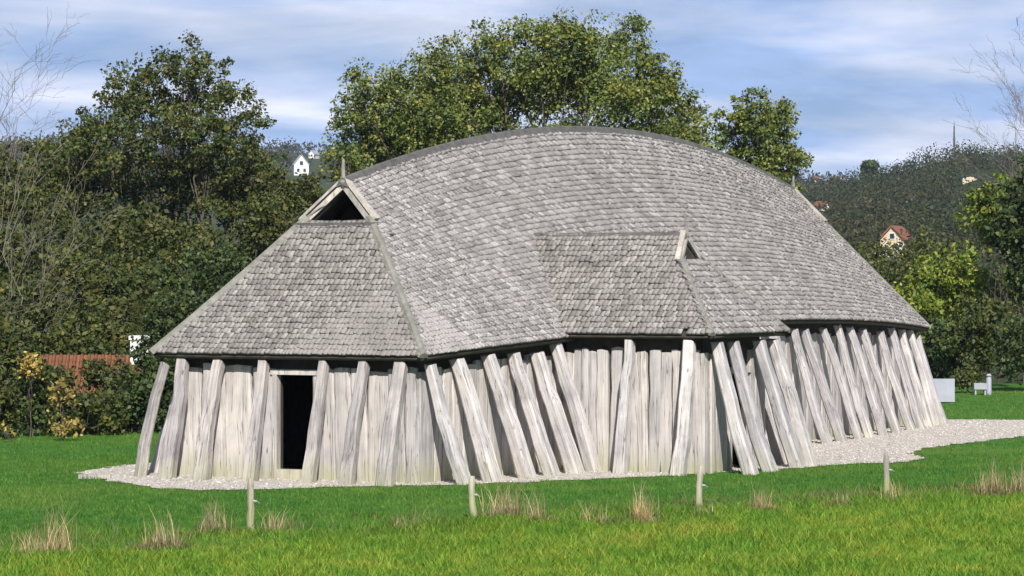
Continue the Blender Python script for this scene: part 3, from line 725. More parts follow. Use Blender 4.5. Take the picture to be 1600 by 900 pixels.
for n, a0, a1 in ((150000, 38, 53), (120000, 53, 70), (70000, 70, 112)):
    a, b = scatter(n, a0, a1)
    P = np.stack([CAM[0]+FG[0]*a+RT[0]*b, CAM[1]+FG[1]*a+RT[1]*b, ground_z(a, b)], 1)
    k = (~inside(ge, P[:, :2]) | (rng.random(len(P)) < .03)) & ~inside(house_poly, P[:, :2]); P = P[k]; a = a[k]
    fd = (P[:, :2]-FA)@fnor
    nz = .5+.5*np.sin(P[:, 0]*.9+1.3*np.sin(P[:, 1]*.7))*np.sin(P[:, 1]*1.1+np.sin(P[:, 0]*.5))
    mead = fd < -0.9+2.6*(nz-.5)+rng.normal(0, .5, len(P))
    h = np.where(mead, rng.uniform(.04, .10, len(P))*(1+.9*nz), rng.uniform(.025, .06, len(P))*(1+.3*nz))
    wd = np.where(mead, .013, .011)*rng.uniform(.7, 1.4, len(P))*(1+.5*(a > 70))
    v = blades(P, h, wd, np.where(mead, .75, .6), rng)
    parts['meadow_grass'].append(v[mead]); parts['lawn_grass'].append(v[~mead])
for k, lab in (('meadow_grass', 'rough yellow-green meadow grass in front of the fence posts'), ('lawn_grass', 'short deep green lawn grass between the fence posts and the hall')):
    o = link(k, blade_mesh(k, np.concatenate(parts[k]), 'blade')); tag(o, lab, 'grass', kind='stuff')

# tufts of dead grass and weeds along the fence line
def tuft(name, u, v, h, w, n, dead, label, group='dead grass tufts along the fence line'):
    d = CAM[2]*FPX/(v-435.0); c = at(u, v, d); c[2] = 0
    a_, b_ = cam_ab(c); c[2] = float(ground_z(a_, b_))
    rt, inv = thing(name, c, label, 'grass tuft', group)
    for part, k, mtl, hh, sp in (('stems', int(n*dead*.55), 'straw', 1.25, .34), ('leaves', int(n*(1.8-dead)), 'weed', .60, .62)):
        off = rng.normal(0, 1, (k, 2))*w*sp
        P = np.stack([c[0]+off[:, 0], c[1]+off[:, 1], np.full(k, c[2]-.01)], 1)
        hs = h*hh*(1.3 if part == 'stems' else .9)*rng.uniform(.2, 1.0, k)**1.4*np.exp(-(off**2).sum(1)/(w*w)*.5)
        vv = blades(P, hs, rng.uniform(.004, .010, k)*(2.0 if part == 'leaves' else 1), rng.uniform(.05, .6, k), rng)
        tag(link(part, blade_mesh(part, vv, mtl), rt, inv), kind='stuff')
tuft('dry_grass_tuft', 88, 862, .62, .42, 420, .7, 'tall pale dead grass stalks at the far left of the meadow')
tuft('dry_grass_tuft', 45, 866, .35, .38, 320, .55, 'short brownish dead grass clump near the left picture edge')
tuft('dry_grass_tuft', 255, 858, .45, .45, 520, .45, 'dark brown weedy clump left of the lichened fence post')
tuft('dry_grass_tuft', 335, 838, .48, .40, 380, .65, 'straw-coloured tuft just left of the leftmost fence post')
tuft('dry_grass_tuft', 432, 832, .32, .40, 320, .5, 'low brown tuft just right of the leftmost fence post')
tuft('dry_grass_tuft', 790, 818, .55, .48, 620, .75, 'widest straw-coloured tuft beside the crooked fence post')
tuft('dry_grass_tuft', 838, 822, .42, .30, 320, .45, 'dark weedy tuft right of the widest straw tuft')
tuft('dry_grass_tuft', 640, 824, .26, .50, 300, .35, 'low dark weeds left of the crooked fence post')
tuft('dry_grass_tuft', 1005, 810, .50, .32, 320, .75, 'straw tuft left of the slim pale fence post')
tuft('dry_grass_tuft', 930, 812, .28, .50, 300, .4, 'low weeds midway between the two middle fence posts')
tuft('dry_grass_tuft', 1100, 806, .20, .30, 240, .4, 'low dark weeds round the foot of the pale fence post')
tuft('dry_grass_tuft', 1190, 800, .36, .30, 320, .6, 'straw tuft right of the pale fence post')
tuft('dry_grass_tuft', 1310, 790, .28, .34, 320, .4, 'dark weeds left of the rightmost fence post')
tuft('dry_grass_tuft', 1400, 782, .26, .40, 300, .5, 'low brown tuft at the foot of the rightmost fence post')
tuft('dry_grass_tuft', 1552, 772, .50, .42, 600, .55, 'tall brown dead grass clump near the right picture edge')
tuft('dry_grass_tuft', 1600, 770, .48, .40, 480, .6, 'brown dead grass clump cut by the right picture edge')

# low weeds in a broken band along the fence
n = 15000; s_ = rng.uniform(-9, 22, n); off = rng.normal(-.3, .65, n)
dens = np.clip(.35+.65*np.sin(s_*1.7+2.0*np.sin(s_*.63))*np.sin(s_*.9+off*2), .06, 1); keep = rng.random(n) < dens
P = FA[None]+fdir[None]*s_[:, None]+fnor[None]*off[:, None]; P = P[keep]
a_, b_ = cam_ab(P); P = np.concatenate([P, ground_z(a_, b_)[:, None]], 1)
vv = blades(P, rng.uniform(.04, .13, len(P))*(1+1.6*(rng.random(len(P)) < .06)), rng.uniform(.006, .016, len(P)), .7, rng)
o = link('fence_line_weeds', blade_mesh('fence_line_weeds', vv, 'weed')); tag(o, 'low brownish weeds along the line of fence posts', 'weeds', kind='stuff')

# ------------------------------------------------------------------ fence posts
def fence_post(u, v, htop, lean, label, w=.105, bend=0.0):
    d = CAM[2]*FPX/(v-435.0); c = at(u, v, d); a_, b_ = cam_ab(c); c[2] = float(ground_z(a_, b_))-.1
    o_ = thing('fence_post', c, label, 'fence post', 'weathered fence posts in front of the hall'); rt, inv = o_
    pts = []; rad = []
    for k in np.linspace(0, 1, 9):
        p = c+RT*(lean*k+bend*math.sin(3.1*k))*htop+np.array([0, 0, k*(htop+.1)]); pts.append(p+rng.normal(0, .004, 3)); rad.append(w/2*(1.05-.18*k)*rng.uniform(.94, 1.06))
    rad[-1] *= .8
    b = link('post', MB().tube(pts, rad, 8).mesh('post', 'fencepost', True), rt, inv)
    link('insulator', MB().tube([pts[5]+RT*.05-FG*.03, pts[5]+RT*.10-FG*.05], [.022, .016], 6).mesh('insulator', 'board'), b)
    link('wire_stub', MB().tube([pts[5]+RT*.10-FG*.05, pts[5]+RT*.14-FG*.05+np.array([0, 0, -.03])], [.004, .004], 5).mesh('wire_stub', 'metal'), b)
fence_post(392, 832, .84, .0, 'leftmost fence post, straight and greenish with lichen', .12)
fence_post(744, 808, .72, -.09, 'crooked fence post leaning left, second from the left', .12, -.05)
fence_post(1093, 797, .74, .03, 'slim pale fence post, third from the left', .12, -.02)
fence_post(1386, 772, .76, -.02, 'rightmost fence post, slim and pale grey, beside the gravel corner', .12)

# board edging at the left tip of the gravel
c = at(148, 748, CAM[2]*FPX/(748-435.0)); c[2] = .0
rt = link('edging_board', MB().box((c[0], c[1], .035), (.12, .62, .10), ((FG[0], FG[1], 0), (RT[0], RT[1], 0), (0, 0, 1))).mesh('edging_board', 'trim')); tag(rt, 'short pale wooden edging board at the left tip of the gravel', 'board')
# sign board on the lawn beyond the hall
c = at(1473, 630, CAM[2]*FPX/(630-435.0)); c[2] = 0
rt, inv = thing('sign_board', c, 'blank pale grey sign board standing on the lawn beyond the right end of the hall', 'sign')
ax = (RT, FG, (0, 0, 1))
link('panel', MB().box(c+np.array([0, 0, .40]), (.74, .04, .72), ax).mesh('panel', 'board'), rt, inv)
for s in (-.28, .28): link('leg', MB().box(c+RT*s+FG*.05+np.array([0, 0, .34]), (.06, .05, .70), ax).mesh('leg', 'metal'), rt, inv)
c = at(1545, 617, CAM[2]*FPX/(617-435.0)); c[2] = 0
rt, inv = thing('gate_post', c, 'short white post at the foot of the right-hand bushes', 'post')
link('post', MB().tube([c+np.array([0, 0, z]) for z in (-.1, .1, .56, .64)], [.10, .095, .09, .05], 8).mesh('post', 'board', True), rt, inv)
link('cap', MB().tube([c+np.array([0, 0, .62]), c+np.array([0, 0, .70])], [.11, .06], 8).mesh('cap', 'board', True), rt, inv)
c = at(1531, 617, CAM[2]*FPX/(617-435.0)); c[2] = 0
rt, inv = thing('feed_trough', c, 'small pale trough beside the short white post', 'trough')
mb = MB().box(c+np.array([0, 0, .20]), (.42, .34, .05), ax)
for q in (-1, 1): mb.box(c+RT*q*.20+np.array([0, 0, .29]), (.03, .34, .20), ax); mb.box(c+FG*q*.17+np.array([0, 0, .29]), (.42, .03, .20), ax)
link('basin', mb.mesh('basin', 'metal'), rt, inv)
for q in (-1, 1): link('leg', MB().box(c+RT*q*.16+np.array([0, 0, .09]), (.05, .28, .18), ax).mesh('leg', 'metal'), rt, inv)

# ------------------------------------------------------------------ foliage
def leaves(centres, per, rad, size, r_, flat=.75, upb=.5):
    """leaf faces (n,4,3) in clumps around the centres"""
    k = len(centres)*per; c = np.repeat(np.asarray(centres), per, 0)
    rr = np.repeat(np.broadcast_to(rad, (len(centres),)), per)
    off = r_.normal(0, 1, (k, 3)); off /= np.linalg.norm(off, axis=1)[:, None]; off *= (r_.random(k)**.45)[:, None]*rr[:, None]; off[:, 2] *= flat
    p = c+off
    nrm_ = r_.normal(0, 1, (k, 3)); nrm_[:, 2] += upb; nrm_ += off/(rr[:, None]+1e-6)*.6; nrm_ /= np.linalg.norm(nrm_, axis=1)[:, None]
    t1 = np.cross(nrm_, r_.normal(0, 1, (k, 3))); t1 /= np.linalg.norm(t1, axis=1)[:, None]; t2 = np.cross(nrm_, t1)
    s = size*(.45+1.2*r_.random(k)**1.6)[:, None]
    return np.stack([p-t1*s*.5, p+t2*s*.33+t1*s*.05, p+t1*s*.5, p-t2*s*.33+t1*s*.05], 1)
def leafmesh(name, v, material):
    n = len(v); return fast(name, v.reshape(-1, 3), np.arange(n*4).reshape(-1, 4), material)
def lobe_clumps(lobes, dens, r_, shell=.5):
    out = []
    for c, rx, rz in lobes:
        k = max(6, int(dens*4*math.pi*((rx*rx+2*rx*rz)/3)))
        d = r_.normal(0, 1, (k, 3)); d /= np.linalg.norm(d, axis=1)[:, None]
        q = (shell+(1.03-shell)*r_.random(k))[:, None]*d*np.array([rx, rx, rz]); out.append(c+q)
    return np.concatenate(out)
def branchy(mb, p0, p1, r0, r1, r_, n=5, wob=.06):
    p0, p1 = np.array(p0, float), np.array(p1, float); ln = np.linalg.norm(p1-p0); pts = []
    for i in range(n+1):
        k = i/n; q = p0+(p1-p0)*k+r_.normal(0, wob*ln*math.sin(3.14*k)*.5+1e-6, 3); q[2] += .12*ln*math.sin(3.14*k)*.5; pts.append(q)
    mb.tube(pts, [r0+(r1-r0)*i/n for i in range(n+1)], 6, False); return pts
def tree(name, label, cat, base, lobes, leaf, dens=1.2, per=45, crad=.5, size=.16, trunk_r=.25, seed=1, bark='bark', group=None, shell=.5, twigs=60, fork=.45):
    r_ = np.random.default_rng(seed); base = np.array(base, float)
    rt, inv = thing(name, base, label, cat, group)
    cl = lobe_clumps(lobes, dens, r_, shell)
    cl = cl[cl[:, 2] > base[2]+.2]
    link('crown', leafmesh('crown', leaves(cl, per, r_.uniform(.6, 1.3, len(cl))*crad, size, r_), leaf), rt, inv)
    mb = MB(); cen = np.mean([l[0] for l in lobes], axis=0); top = base+(cen-base)*np.array([.5, .5, fork]); top[2] = base[2]+(cen[2]-base[2])*fork
    branchy(mb, base-np.array([0, 0, .3]), top, trunk_r, trunk_r*.7, r_, 6, .03)
    for c, rx, rz in lobes:
        st = base+(top-base)*r_.uniform(.65, 1.0)
        pts = branchy(mb, st, c, trunk_r*.40, trunk_r*.10, r_, 5, .12)
        near_ = cl[np.argsort(np.linalg.norm(cl-c, axis=1))][:max(3, twigs//len(lobes))]
        for q in near_: branchy(mb, pts[-1 - (int(abs(q[0]*7)) % 3)], q, trunk_r*.07, .010, r_, 3, .15)
    link('trunk', mb.mesh('trunk', bark, True), rt, inv)
    return rt
def lb(d, items, r_, deep=None):
    """crown lobes given by their places as seen (px), at distance d; depth spread like their width"""
    out = []
    w = max(abs(i[0]-items[0][0]) for i in items)*d/FPX*.7 if deep is None else deep
    for u, v, rx, rz in items:
        dd = d+r_.uniform(-1, 1)*w; out.append((at(u, v, dd), rx*d/FPX, rz*d/FPX))
    return out
rr = np.random.default_rng(21)
# the large tree behind the hall
d = 128.0; lobes = lb(d, [(575, 165, 42, 52), (600, 240, 60, 40), (650, 125, 60, 45), (690, 190, 80, 55), (745, 90, 60, 50), (800, 145, 90, 60), (850, 62, 70, 45), (905, 60, 55, 45), (960, 75, 62, 45), (930, 140, 95, 62), (1010, 105, 50, 50), (1030, 165, 65, 55), (1065, 205, 45, 45), (560, 120, 30, 20), (540, 235, 30, 40), (740, 210, 80, 50), (1000, 215, 90, 40), (880, 210, 90, 45), (985, 45, 30, 25), (1075, 160, 28, 26), (640, 180, 60, 50), (720, 140, 70, 50), (860, 130, 85, 60), (980, 150, 80, 55), (600, 205, 55, 35), (560, 200, 35, 30), (760, 175, 80, 40), (1045, 240, 60, 30), (780, 70, 45, 35), (690, 95, 45, 35), (530, 190, 14, 26), (610, 150, 50, 40), (660, 220, 60, 40), (585, 215, 45, 35), (700, 150, 60, 45), (900, 95, 70, 45), (830, 100, 70, 45), (1045, 130, 40, 35), (620, 190, 50, 35), (555, 165, 30, 30), (1090, 215, 30, 35)], rr, 2.8)
b_ = at(820, 600, d); b_[2] = float(ground_z(*cam_ab(b_)))
tree('broadleaf_tree', 'largest broad-crowned green tree rising behind the middle of the hall roof', 'tree', b_, lobes, 'leaf_big', 1.75, 64, .50, .128, .24, 3, twigs=260, shell=.2)
# round tree to its right
d = 132.0; lobes = lb(d, [(1180, 180, 52, 40), (1150, 200, 38, 40), (1215, 195, 36, 45), (1190, 235, 62, 45), (1225, 255, 38, 40), (1150, 260, 45, 40), (1200, 290, 55, 30), (1250, 250, 15, 18)], rr, .8)
b_ = at(1190, 600, d); b_[2] = float(ground_z(*cam_ab(b_)))
tree('broadleaf_tree', 'smaller rounded tree right of the large one, above the sloping roof end', 'tree', b_, lobes, 'leaf_big', 3.4, 56, .32, .125, .14, 4, twigs=80, shell=.3)
# left tree
d = 116.0; lobes = lb(d, [(290, 95, 45, 36), (255, 130, 50, 45), (320, 130, 55, 45), (205, 140, 55, 45), (360, 170, 45, 50), (170, 180, 52, 40), (130, 200, 42, 30), (385, 205, 38, 42), (250, 200, 85, 40), (320, 215, 70, 40), (180, 235, 85, 45), (350, 262, 90, 42), (255, 285, 110, 40), (150, 290, 70, 36), (395, 285, 50, 36), (440, 290, 30, 35), (110, 250, 60, 34), (300, 165, 50, 28), (400, 245, 36, 30), (220, 165, 40, 28), (330, 310, 80, 30)], rr, 1.5)
b_ = at(270, 620, d); b_[2] = float(ground_z(*cam_ab(b_)))
tree('broadleaf_tree', 'tall dark tree with browning leaves left of the hall', 'tree', b_, lobes, 'leaf_left', 1.75, 70, .40, .125, .16, 5, twigs=200, shell=.5)

# shrubs: front row of the left thicket (each a plant of its own)
def shrub(label, u, v, rpx, rz, d, leaf, seed, n=5, dens=2.6, size=.12, cat='shrub', name='shrub', per=44, crad=.30, group=None, tr=.05):
    r_ = np.random.default_rng(seed); its = []
    for i in range(n):
        an = 6.28*i/n; its.append((u+math.cos(an)*rpx*.45*r_.uniform(.6, 1.2), v+math.sin(an)*rz*.4*r_.uniform(.6, 1.2), rpx*r_.uniform(.45, .65), rz*r_.uniform(.45, .65)))
    its.append((u, v, rpx*.7, rz*.7))
    lobes = lb(d, its, r_, rpx*d/FPX*.5)
    b_ = at(u, v+rz, d); b_[2] = float(ground_z(*cam_ab(b_)))
    return tree(name, label, cat, b_, lobes, leaf, dens, per, crad, size, .018 if leaf == 'leaf_gold' else tr, seed, group=group, twigs=40, fork=.35)
gl = 'shrubs in the thicket left of the hall'
shrub('dark shrub at the lawn edge, second from the left picture edge', 50, 635, 62, 70, 78.5, 'leaf_dark', 31, group=gl)
shrub('dark green shrub at the left picture edge beside the lawn', -10, 630, 50, 85, 77, 'leaf_scrub', 32, group=gl)
shrub('brownish shrub in front of the red tiled roof', 128, 645, 60, 62, 79, 'leaf_scrub', 33, group=gl)
shrub('dark round shrub just left of the corner post of the hall', 205, 632, 58, 68, 80.5, 'leaf_dark', 34, group=gl)
shrub('dark shrub half hidden behind the leaning corner post', 262, 610, 45, 95, 82, 'leaf_dark', 35, group=gl)
shrub('yellow-leaved sapling among the dark shrubs at the left', 98, 612, 22, 30, 77.2, 'leaf_gold', 36, 3, 1.0, .10, per=14, group=gl)
shrub('small yellow-leaved bush low at the lawn edge', 100, 668, 26, 16, 76.4, 'leaf_gold', 37, 3, .9, .10, per=12, group=gl)
shrub('yellow-leaved shoot above the left end of the red roof', 48, 572, 9, 20, 78, 'leaf_gold', 38, 3, 1.4, .10, per=14, group=gl)
shrub('golden low bush at the bottom left of the thicket', 18, 684, 24, 12, 75.5, 'leaf_gold', 39, 3, .9, .10, per=12, group=gl)
shrub('tall bushy shrub rising left of the red roof', 10, 550, 60, 60, 84, 'leaf_scrub', 40, group=gl)
shrub('brown-leaved bush overlapping the left end of the red roof', 72, 588, 46, 36, 84, 'leaf_scrub', 46, 5, 2.4, .11, group=gl)
shrub('sparse dark bush overlapping the white chimney', 236, 555, 30, 40, 86, 'leaf_dark', 47, 4, 1.8, .12, group=gl)
shrub('loose brown bush leaning over the middle of the red roof', 165, 586, 62, 30, 85, 'leaf_scrub', 48, 5, 1.3, .11, group=gl)
# green shrubs behind the hall's left roof slope
shrub('green shrub against the left hip of the roof, upper one', 420, 360, 60, 60, 104, 'leaf_scrub', 41, group=gl)
shrub('dark leafy shrub against the left hip of the roof, middle one', 345, 430, 75, 60, 100, 'leaf_dark', 42, group=gl)
shrub('dark leafy shrub above the left eave corner of the roof', 275, 500, 65, 60, 96, 'leaf_dark', 43, group=gl)
shrub('mixed green shrub below the left roof gablet', 480, 310, 42, 45, 116, 'leaf_left', 44, group=gl)
shrub('yellowish green shrub behind the left ridge finial', 545, 262, 42, 40, 118, 'leaf_big', 45, group=gl)
# the mass of scrub between them reads as one
def scrub_mass(name, label, cat, specs, leaf, dens, size, per, crad, seed, shell=.5):
    r_ = np.random.default_rng(seed); lobes = []
    for u0, u1, v0, v1, d0, d1, n, r0, r1 in specs:
        for i in range(n):
            u = r_.uniform(u0, u1); k = r_.random(); v = v0+(v1-v0)*k; d = d0+(d1-d0)*k+r_.uniform(-2, 2); rp = r_.uniform(r0, r1)
            lobes.append((at(u, v, d), rp*d/FPX, rp*.8*d/FPX))
    cl = lobe_clumps(lobes, dens, r_, shell)
    o = link(name, leafmesh(name, leaves(cl, per, r_.uniform(.6, 1.3, len(cl))*crad, size, r_), leaf)); tag(o, label, cat, kind='stuff'); return o
scrub_mass('thicket', 'brownish green thicket covering the bank left of the hall', 'thicket', [(-80, 330, 545, 340, 98, 112, 95, 30, 58), (-80, 130, 340, 250, 112, 122, 30, 26, 50), (100, 260, 500, 430, 101, 106, 16, 28, 46), (-60, 260, 575, 530, 97, 101, 26, 22, 36)], 'leaf_scrub', 1.35, .15, 42, .36, 51, .6)
scrub_mass('thicket', 'dark green shaded thicket under the tall left tree', 'thicket', [(150, 470, 440, 310, 112, 122, 40, 26, 48), (240, 420, 480, 400, 101, 106, 14, 26, 42)], 'leaf_dark', 1.5, .15, 42, .36, 54, .6)
scrub_mass('hedge', 'dark low hedge behind the lawn left of the hall', 'hedge', [(-80, 290, 685, 630, 79.5, 85, 34, 22, 38), (-80, 60, 600, 540, 86, 96, 22, 26, 42), (60, 240, 620, 600, 87, 90, 10, 18, 30)], 'leaf_dark', 2.0, .125, 36, .32, 52, .6)
# right: bushes beyond the lawn
gr_ = 'bushes beyond the lawn right of the hall'
shrub('yellow-green bush directly right of the roof end', 1470, 450, 75, 70, 122, 'leaf_yellow', 61, 6, 1.7, .16, crad=.42, group=gr_)
shrub('bright green bush low beside the roof corner', 1420, 500, 60, 70, 120, 'leaf_yellow', 62, 6, 1.7, .16, crad=.42, group=gr_)
shrub('dark green bush behind the rightmost leaning posts', 1480, 545, 62, 62, 116, 'leaf_dark', 63, 6, 1.9, .15, crad=.40, group=gr_)
shrub('green bush above the short white post', 1545, 525, 62, 75, 114, 'leaf_scrub', 64, 6, 1.9, .15, crad=.40, group=gr_)
shrub('dark bush low at the right picture edge', 1605, 545, 52, 75, 110, 'leaf_dark', 65, 6, 1.9, .15, crad=.40, group=gr_)
shrub('tall dark green tree filling the right picture edge', 1600, 370, 58, 115, 118, 'leaf_dark', 66, 8, 1.6, .18, 'tree', 'broadleaf_tree', crad=.48)
shrub('green tree behind the dark one at the right edge', 1560, 330, 60, 70, 135, 'leaf_yellow', 67, 6, 1.5, .18, 'tree', 'broadleaf_tree', crad=.48)
shrub('low brownish bush beside the pale trough', 1512, 590, 28, 26, 108, 'leaf_scrub', 68, 4, 2.2, .12, group=gr_)
scrub_mass('thicket', 'tangled green thicket on the slope right of the hall', 'thicket', [(1330, 1640, 560, 400, 124, 150, 34, 32, 60)], 'leaf_scrub', 1.1, .15, 46, .46, 53, .6)

# bare trees: pale twigs
def bare_tree(label, base, tips, r0, material, seed, depth=4, spread=.5, name='bare_tree', twl=.42):
    r_ = np.random.default_rng(seed); base = np.array(base, float); rt, inv = thing(name, base, label, 'tree'); mbt, mbb = MB(), MB()
    top = base.copy(); top[2] += (np.mean([t[2] for t in tips])-base[2])*.35
    branchy(mbt, base-np.array([0, 0, .2]), top, r0, r0*.7, r_, 5, .03)
    def grow(p, q, r1, lev):
        pts = branchy(mbb, p, q, r1, max(r1*.35, .005), r_, 5, .10)
        if lev == 0: return
        ln = np.linalg.norm(np.array(q)-p)
        for k in range(5 if lev > 1 else 4):
            s = pts[r_.integers(1, 5)]; dirn = (np.array(q)-p)/ln+r_.normal(0, spread, 3); dirn[2] = abs(dirn[2])*.8+.15; dirn /= np.linalg.norm(dirn)
            grow(np.array(s), s+dirn*ln*twl*r_.uniform(.7, 1.2), max(r1*.45, .005), lev-1)
    for t in tips: grow(top, np.array(t), r0*.55, depth-1)
    link('trunk', mbt.mesh('trunk', material, True), rt, inv); link('branches', mbb.mesh('branches', material, True), rt, inv)
d = 120.0; b_ = at(-30, 520, d); b_[2] = -5.5
bare_tree('leafless grey tree at the left picture edge', b_, [at(5, 135, d), at(-30, 120, d+2), at(25, 200, d-1), at(-60, 130, d), at(25, 225, d+1)], .045, 'twig_dark', 71)
d = 130.0; b_ = at(1655, 520, d); b_[2] = -3
bare_tree('leafless grey tree at the right picture edge', b_, [at(1615, 140, d), at(1588, 180, d+2), at(1640, 130, d-1), at(1665, 150, d), at(1585, 215, d+1)], .045, 'twig_dark', 72)
d = 100.0; b_ = at(-25, 480, d); b_[2] = -5
bare_tree('pale bare branches arching over the left thicket', b_, [at(60, 235, d), at(30, 330, d-2), at(110, 290, d-1), at(140, 370, d-2), at(10, 260, d), at(55, 440, d-4)], .028, 'twig_pale', 73, 3, .4, 'bare_shrub')

# ------------------------------------------------------------------ hills and the wood on them
def hill(name, a0, a1, sky_pts, prof_pow, b_rng, nb=120, na=40, mtl='turf', base=-6.5):
    us = np.array([p[0] for p in sky_pts]); vs_ = np.array([p[1] for p in sky_pts])
    def hz(a, b):
        u = 800+b*FPX/a1; sv = np.interp(u, us, vs_); zt = CAM[2]+(435-sv)*a1/FPX
        k = np.clip((a-a0)/(a1-a0), 0, 1); rise = np.where(a <= a1, k**prof_pow, 1-np.clip((a-a1)/(a1*.12), 0, 1)**2)
        return base+(zt-base)*rise
    a = np.concatenate([np.linspace(a0, a1, na), np.linspace(a1*1.02, a1*1.12, 8)]); b = np.linspace(*b_rng, nb)
    A, B = np.meshgrid(a, b, indexing='ij'); Z = hz(A, B)+.6*np.sin(A*.05+B*.03)*np.sin(B*.045)*(A > a0+1)
    P = np.stack([CAM[0]+FG[0]*A+RT[0]*B, CAM[1]+FG[1]*A+RT[1]*B, Z], -1)
    o = link(name, fast(name, P.reshape(-1, 3), gridfaces(len(a), nb)[:, ::-1], mtl, True)); tag(o, kind='structure'); return hz
M['hillside'] = plain('hillside', (0.018, 0.030, 0.007), (0.042, 0.051, 0.015), 0.02, world_pos=True)
hz1 = hill('hill', 190, 820, [(150, 475), (600, 410), (1000, 340), (1180, 322), (1265, 315), (1310, 300), (1340, 290), (1370, 283), (1400, 277), (1430, 264), (1455, 254), (1480, 249), (1530, 250), (1560, 264), (1600, 274), (1700, 278), (1900, 265), (2300, 285), (2900, 330), (3500, 475)], .85, (-110, 450), nb=200, mtl='hillside')
hz2 = hill('far_hill', 600, 1800, [(-600, 232), (-200, 226), (0, 226), (200, 230), (430, 236), (520, 240), (700, 246), (1000, 262), (1240, 284), (1320, 283), (1500, 275), (1900, 275)], .8, (-1100, 1100), nb=220, mtl='hillside')
CLEAR = []                                            # (along, right, radius) kept free of trees round far houses
def on_hill(u, v, hz, lo, hi):
    """where the line of sight meets the hillside"""
    dd = np.linspace(lo, hi, 4000); b = (u-800)*dd/FPX; zr_ = CAM[2]+(435-v)*dd/FPX; k = np.argmax(hz(dd, b) >= zr_)
    d = float(dd[k]) if (hz(dd, b) >= zr_).any() else float(hi)
    c = from_ab(d, (u-800)*d/FPX, 0.0); c[2] = float(hz(np.array(d), np.array((u-800)*d/FPX))); CLEAR.append((d, (u-800)*d/FPX)); return c, d
def wood_on(name, label, hz, n, a_rng, u_rng, r0, r1, per, size, leaf, seed, p=1.0):
    r_ = np.random.default_rng(seed); a = a_rng[0]+(a_rng[1]-a_rng[0])*r_.random(n)**p; u = r_.uniform(*u_rng, n); b = (u-800)*a/FPX
    for ca, cb in CLEAR:                               # clearing round each house and its garden in front
        k = (np.abs(b-cb*a/ca) < .0062*ca) & (a > ca*.90) & (a < ca+.012*ca); a, u, b = a[~k], u[~k], b[~k]
    n = len(a); z = hz(a, b); rad = r_.uniform(r0, r1, n)
    c = np.stack([CAM[0]+FG[0]*a+RT[0]*b, CAM[1]+FG[1]*a+RT[1]*b, z+rad*.55], 1)
    o = link(name, leafmesh(name, leaves(c, per, rad, size, r_, 1.0, .4), leaf)); tag(o, label, 'woodland', kind='stuff')
def cottage(name, label, c, w, ln, hw, hrf_, yaw, wallm, roofm, wins=(), chimney=True, porch=None):
    """gable end faces the view; c = ground centre of the gable"""
    c = np.array(c, float); rt, inv = thing(name, c, label, 'house')
    ex = RT*math.cos(yaw)+FG*math.sin(yaw); ey = FG*math.cos(yaw)-RT*math.sin(yaw); ez = np.array([0, 0, 1.0])
    P = lambda x, y, z: c+ex*x+ey*y+ez*z
    mb = MB(); prof = [(-w/2, -2), (w/2, -2), (w/2, hw), (0, hw+hrf_), (-w/2, hw)]
    v = [P(x, 0, z) for x, z in prof]+[P(x, ln, z) for x, z in prof]
    mb.add(v, [(0, 1, 2, 3, 4), (9, 8, 7, 6, 5)]+[(i, i+5, (i+1) % 5+5, (i+1) % 5) for i in range(5)])
    link('wall', mb.mesh('wall', wallm), rt, inv)
    mb = MB(); sl2 = math.hypot(w/2, hrf_)
    for s in (-1, 1):
        d_ = (ex*s*w/2-ez*hrf_)/sl2; n_ = np.cross(d_, ey); n_ = n_ if n_[2] > 0 else -n_
        mb.box(P(0, ln/2, hw+hrf_)+d_*(sl2/2+.15)+n_*.12, (sl2+.3, ln+.8, .2), (d_, ey, n_))
    rf = link('roof', mb.mesh('roof', roofm), rt, inv)
    if chimney: link('chimney', MB().box(P(0, ln*.6, hw+hrf_+.4), (.7, .7, 1.4), (ex, ey, ez)).mesh('chimney', roofm), rf)
    for x, z, a_, b_ in wins:
        wn = link('window', MB().box(P(x, -.04, z), (a_+.25, .14, b_+.25), (ex, ey, ez)).mesh('window', 'white_wall'), rt, inv)
        link('pane', MB().box(P(x, -.10, z), (a_, .08, b_), (ex, ey, ez)).mesh('pane', 'glass'), wn)
    if porch:
        link('terrace', MB().box(P(porch[0], -1.2, porch[1]/2-1), (porch[2], 2.4, porch[1]+2), (ex, ey, ez)).mesh('terrace', 'white_wall'), rt, inv)
    return rt
def far_house(label, u, v, hz, lo, hi, wpx, lpx, hpx, rpx, yaw, wallm, roofm, wins, porch=None):
    """sizes in thousandths of the distance, so that each stands on the hillside at its own place"""
    c, d = on_hill(u, v, hz, lo, hi); k = d/FPX
    cottage('house', label, c, wpx*k, lpx*k, hpx*k, rpx*k, yaw, wallm, roofm, [tuple(q*k for q in w_) for w_ in wins], False, tuple(q*k for q in porch) if porch else None)
far_house('cream house with red roof and white terrace on the right-hand hill', 1394, 404, hz1, 200, 820, 38, 56, 30, 20, -.35, 'cream_wall', 'red_tile', [(0, 35, 7, 8), (-9, 17, 6, 8), (9, 17, 6, 8)], (-15, 9, 33))
far_house('small white house with orange roof beside the right roof hip', 1290, 329, hz1, 200, 820, 13, 22, 7, 7, .5, 'white_wall', 'red_tile', [(0, 5, 3, 4)])
far_house('long pale low building high on the right-hand hill', 1516, 281, hz1, 200, 820, 24, 14, 4, 3, .05, 'cream_wall', 'dark_wood', [(-8, 3, 4, 3), (8, 3, 4, 3)])
far_house('white gabled house between the left tree and the ridge', 471, 274, hz2, 600, 1790, 23, 34, 17, 15, .15, 'white_wall', 'metal', [(0, 19, 5, 6), (-5, 8, 4, 5), (5, 8, 4, 5)])
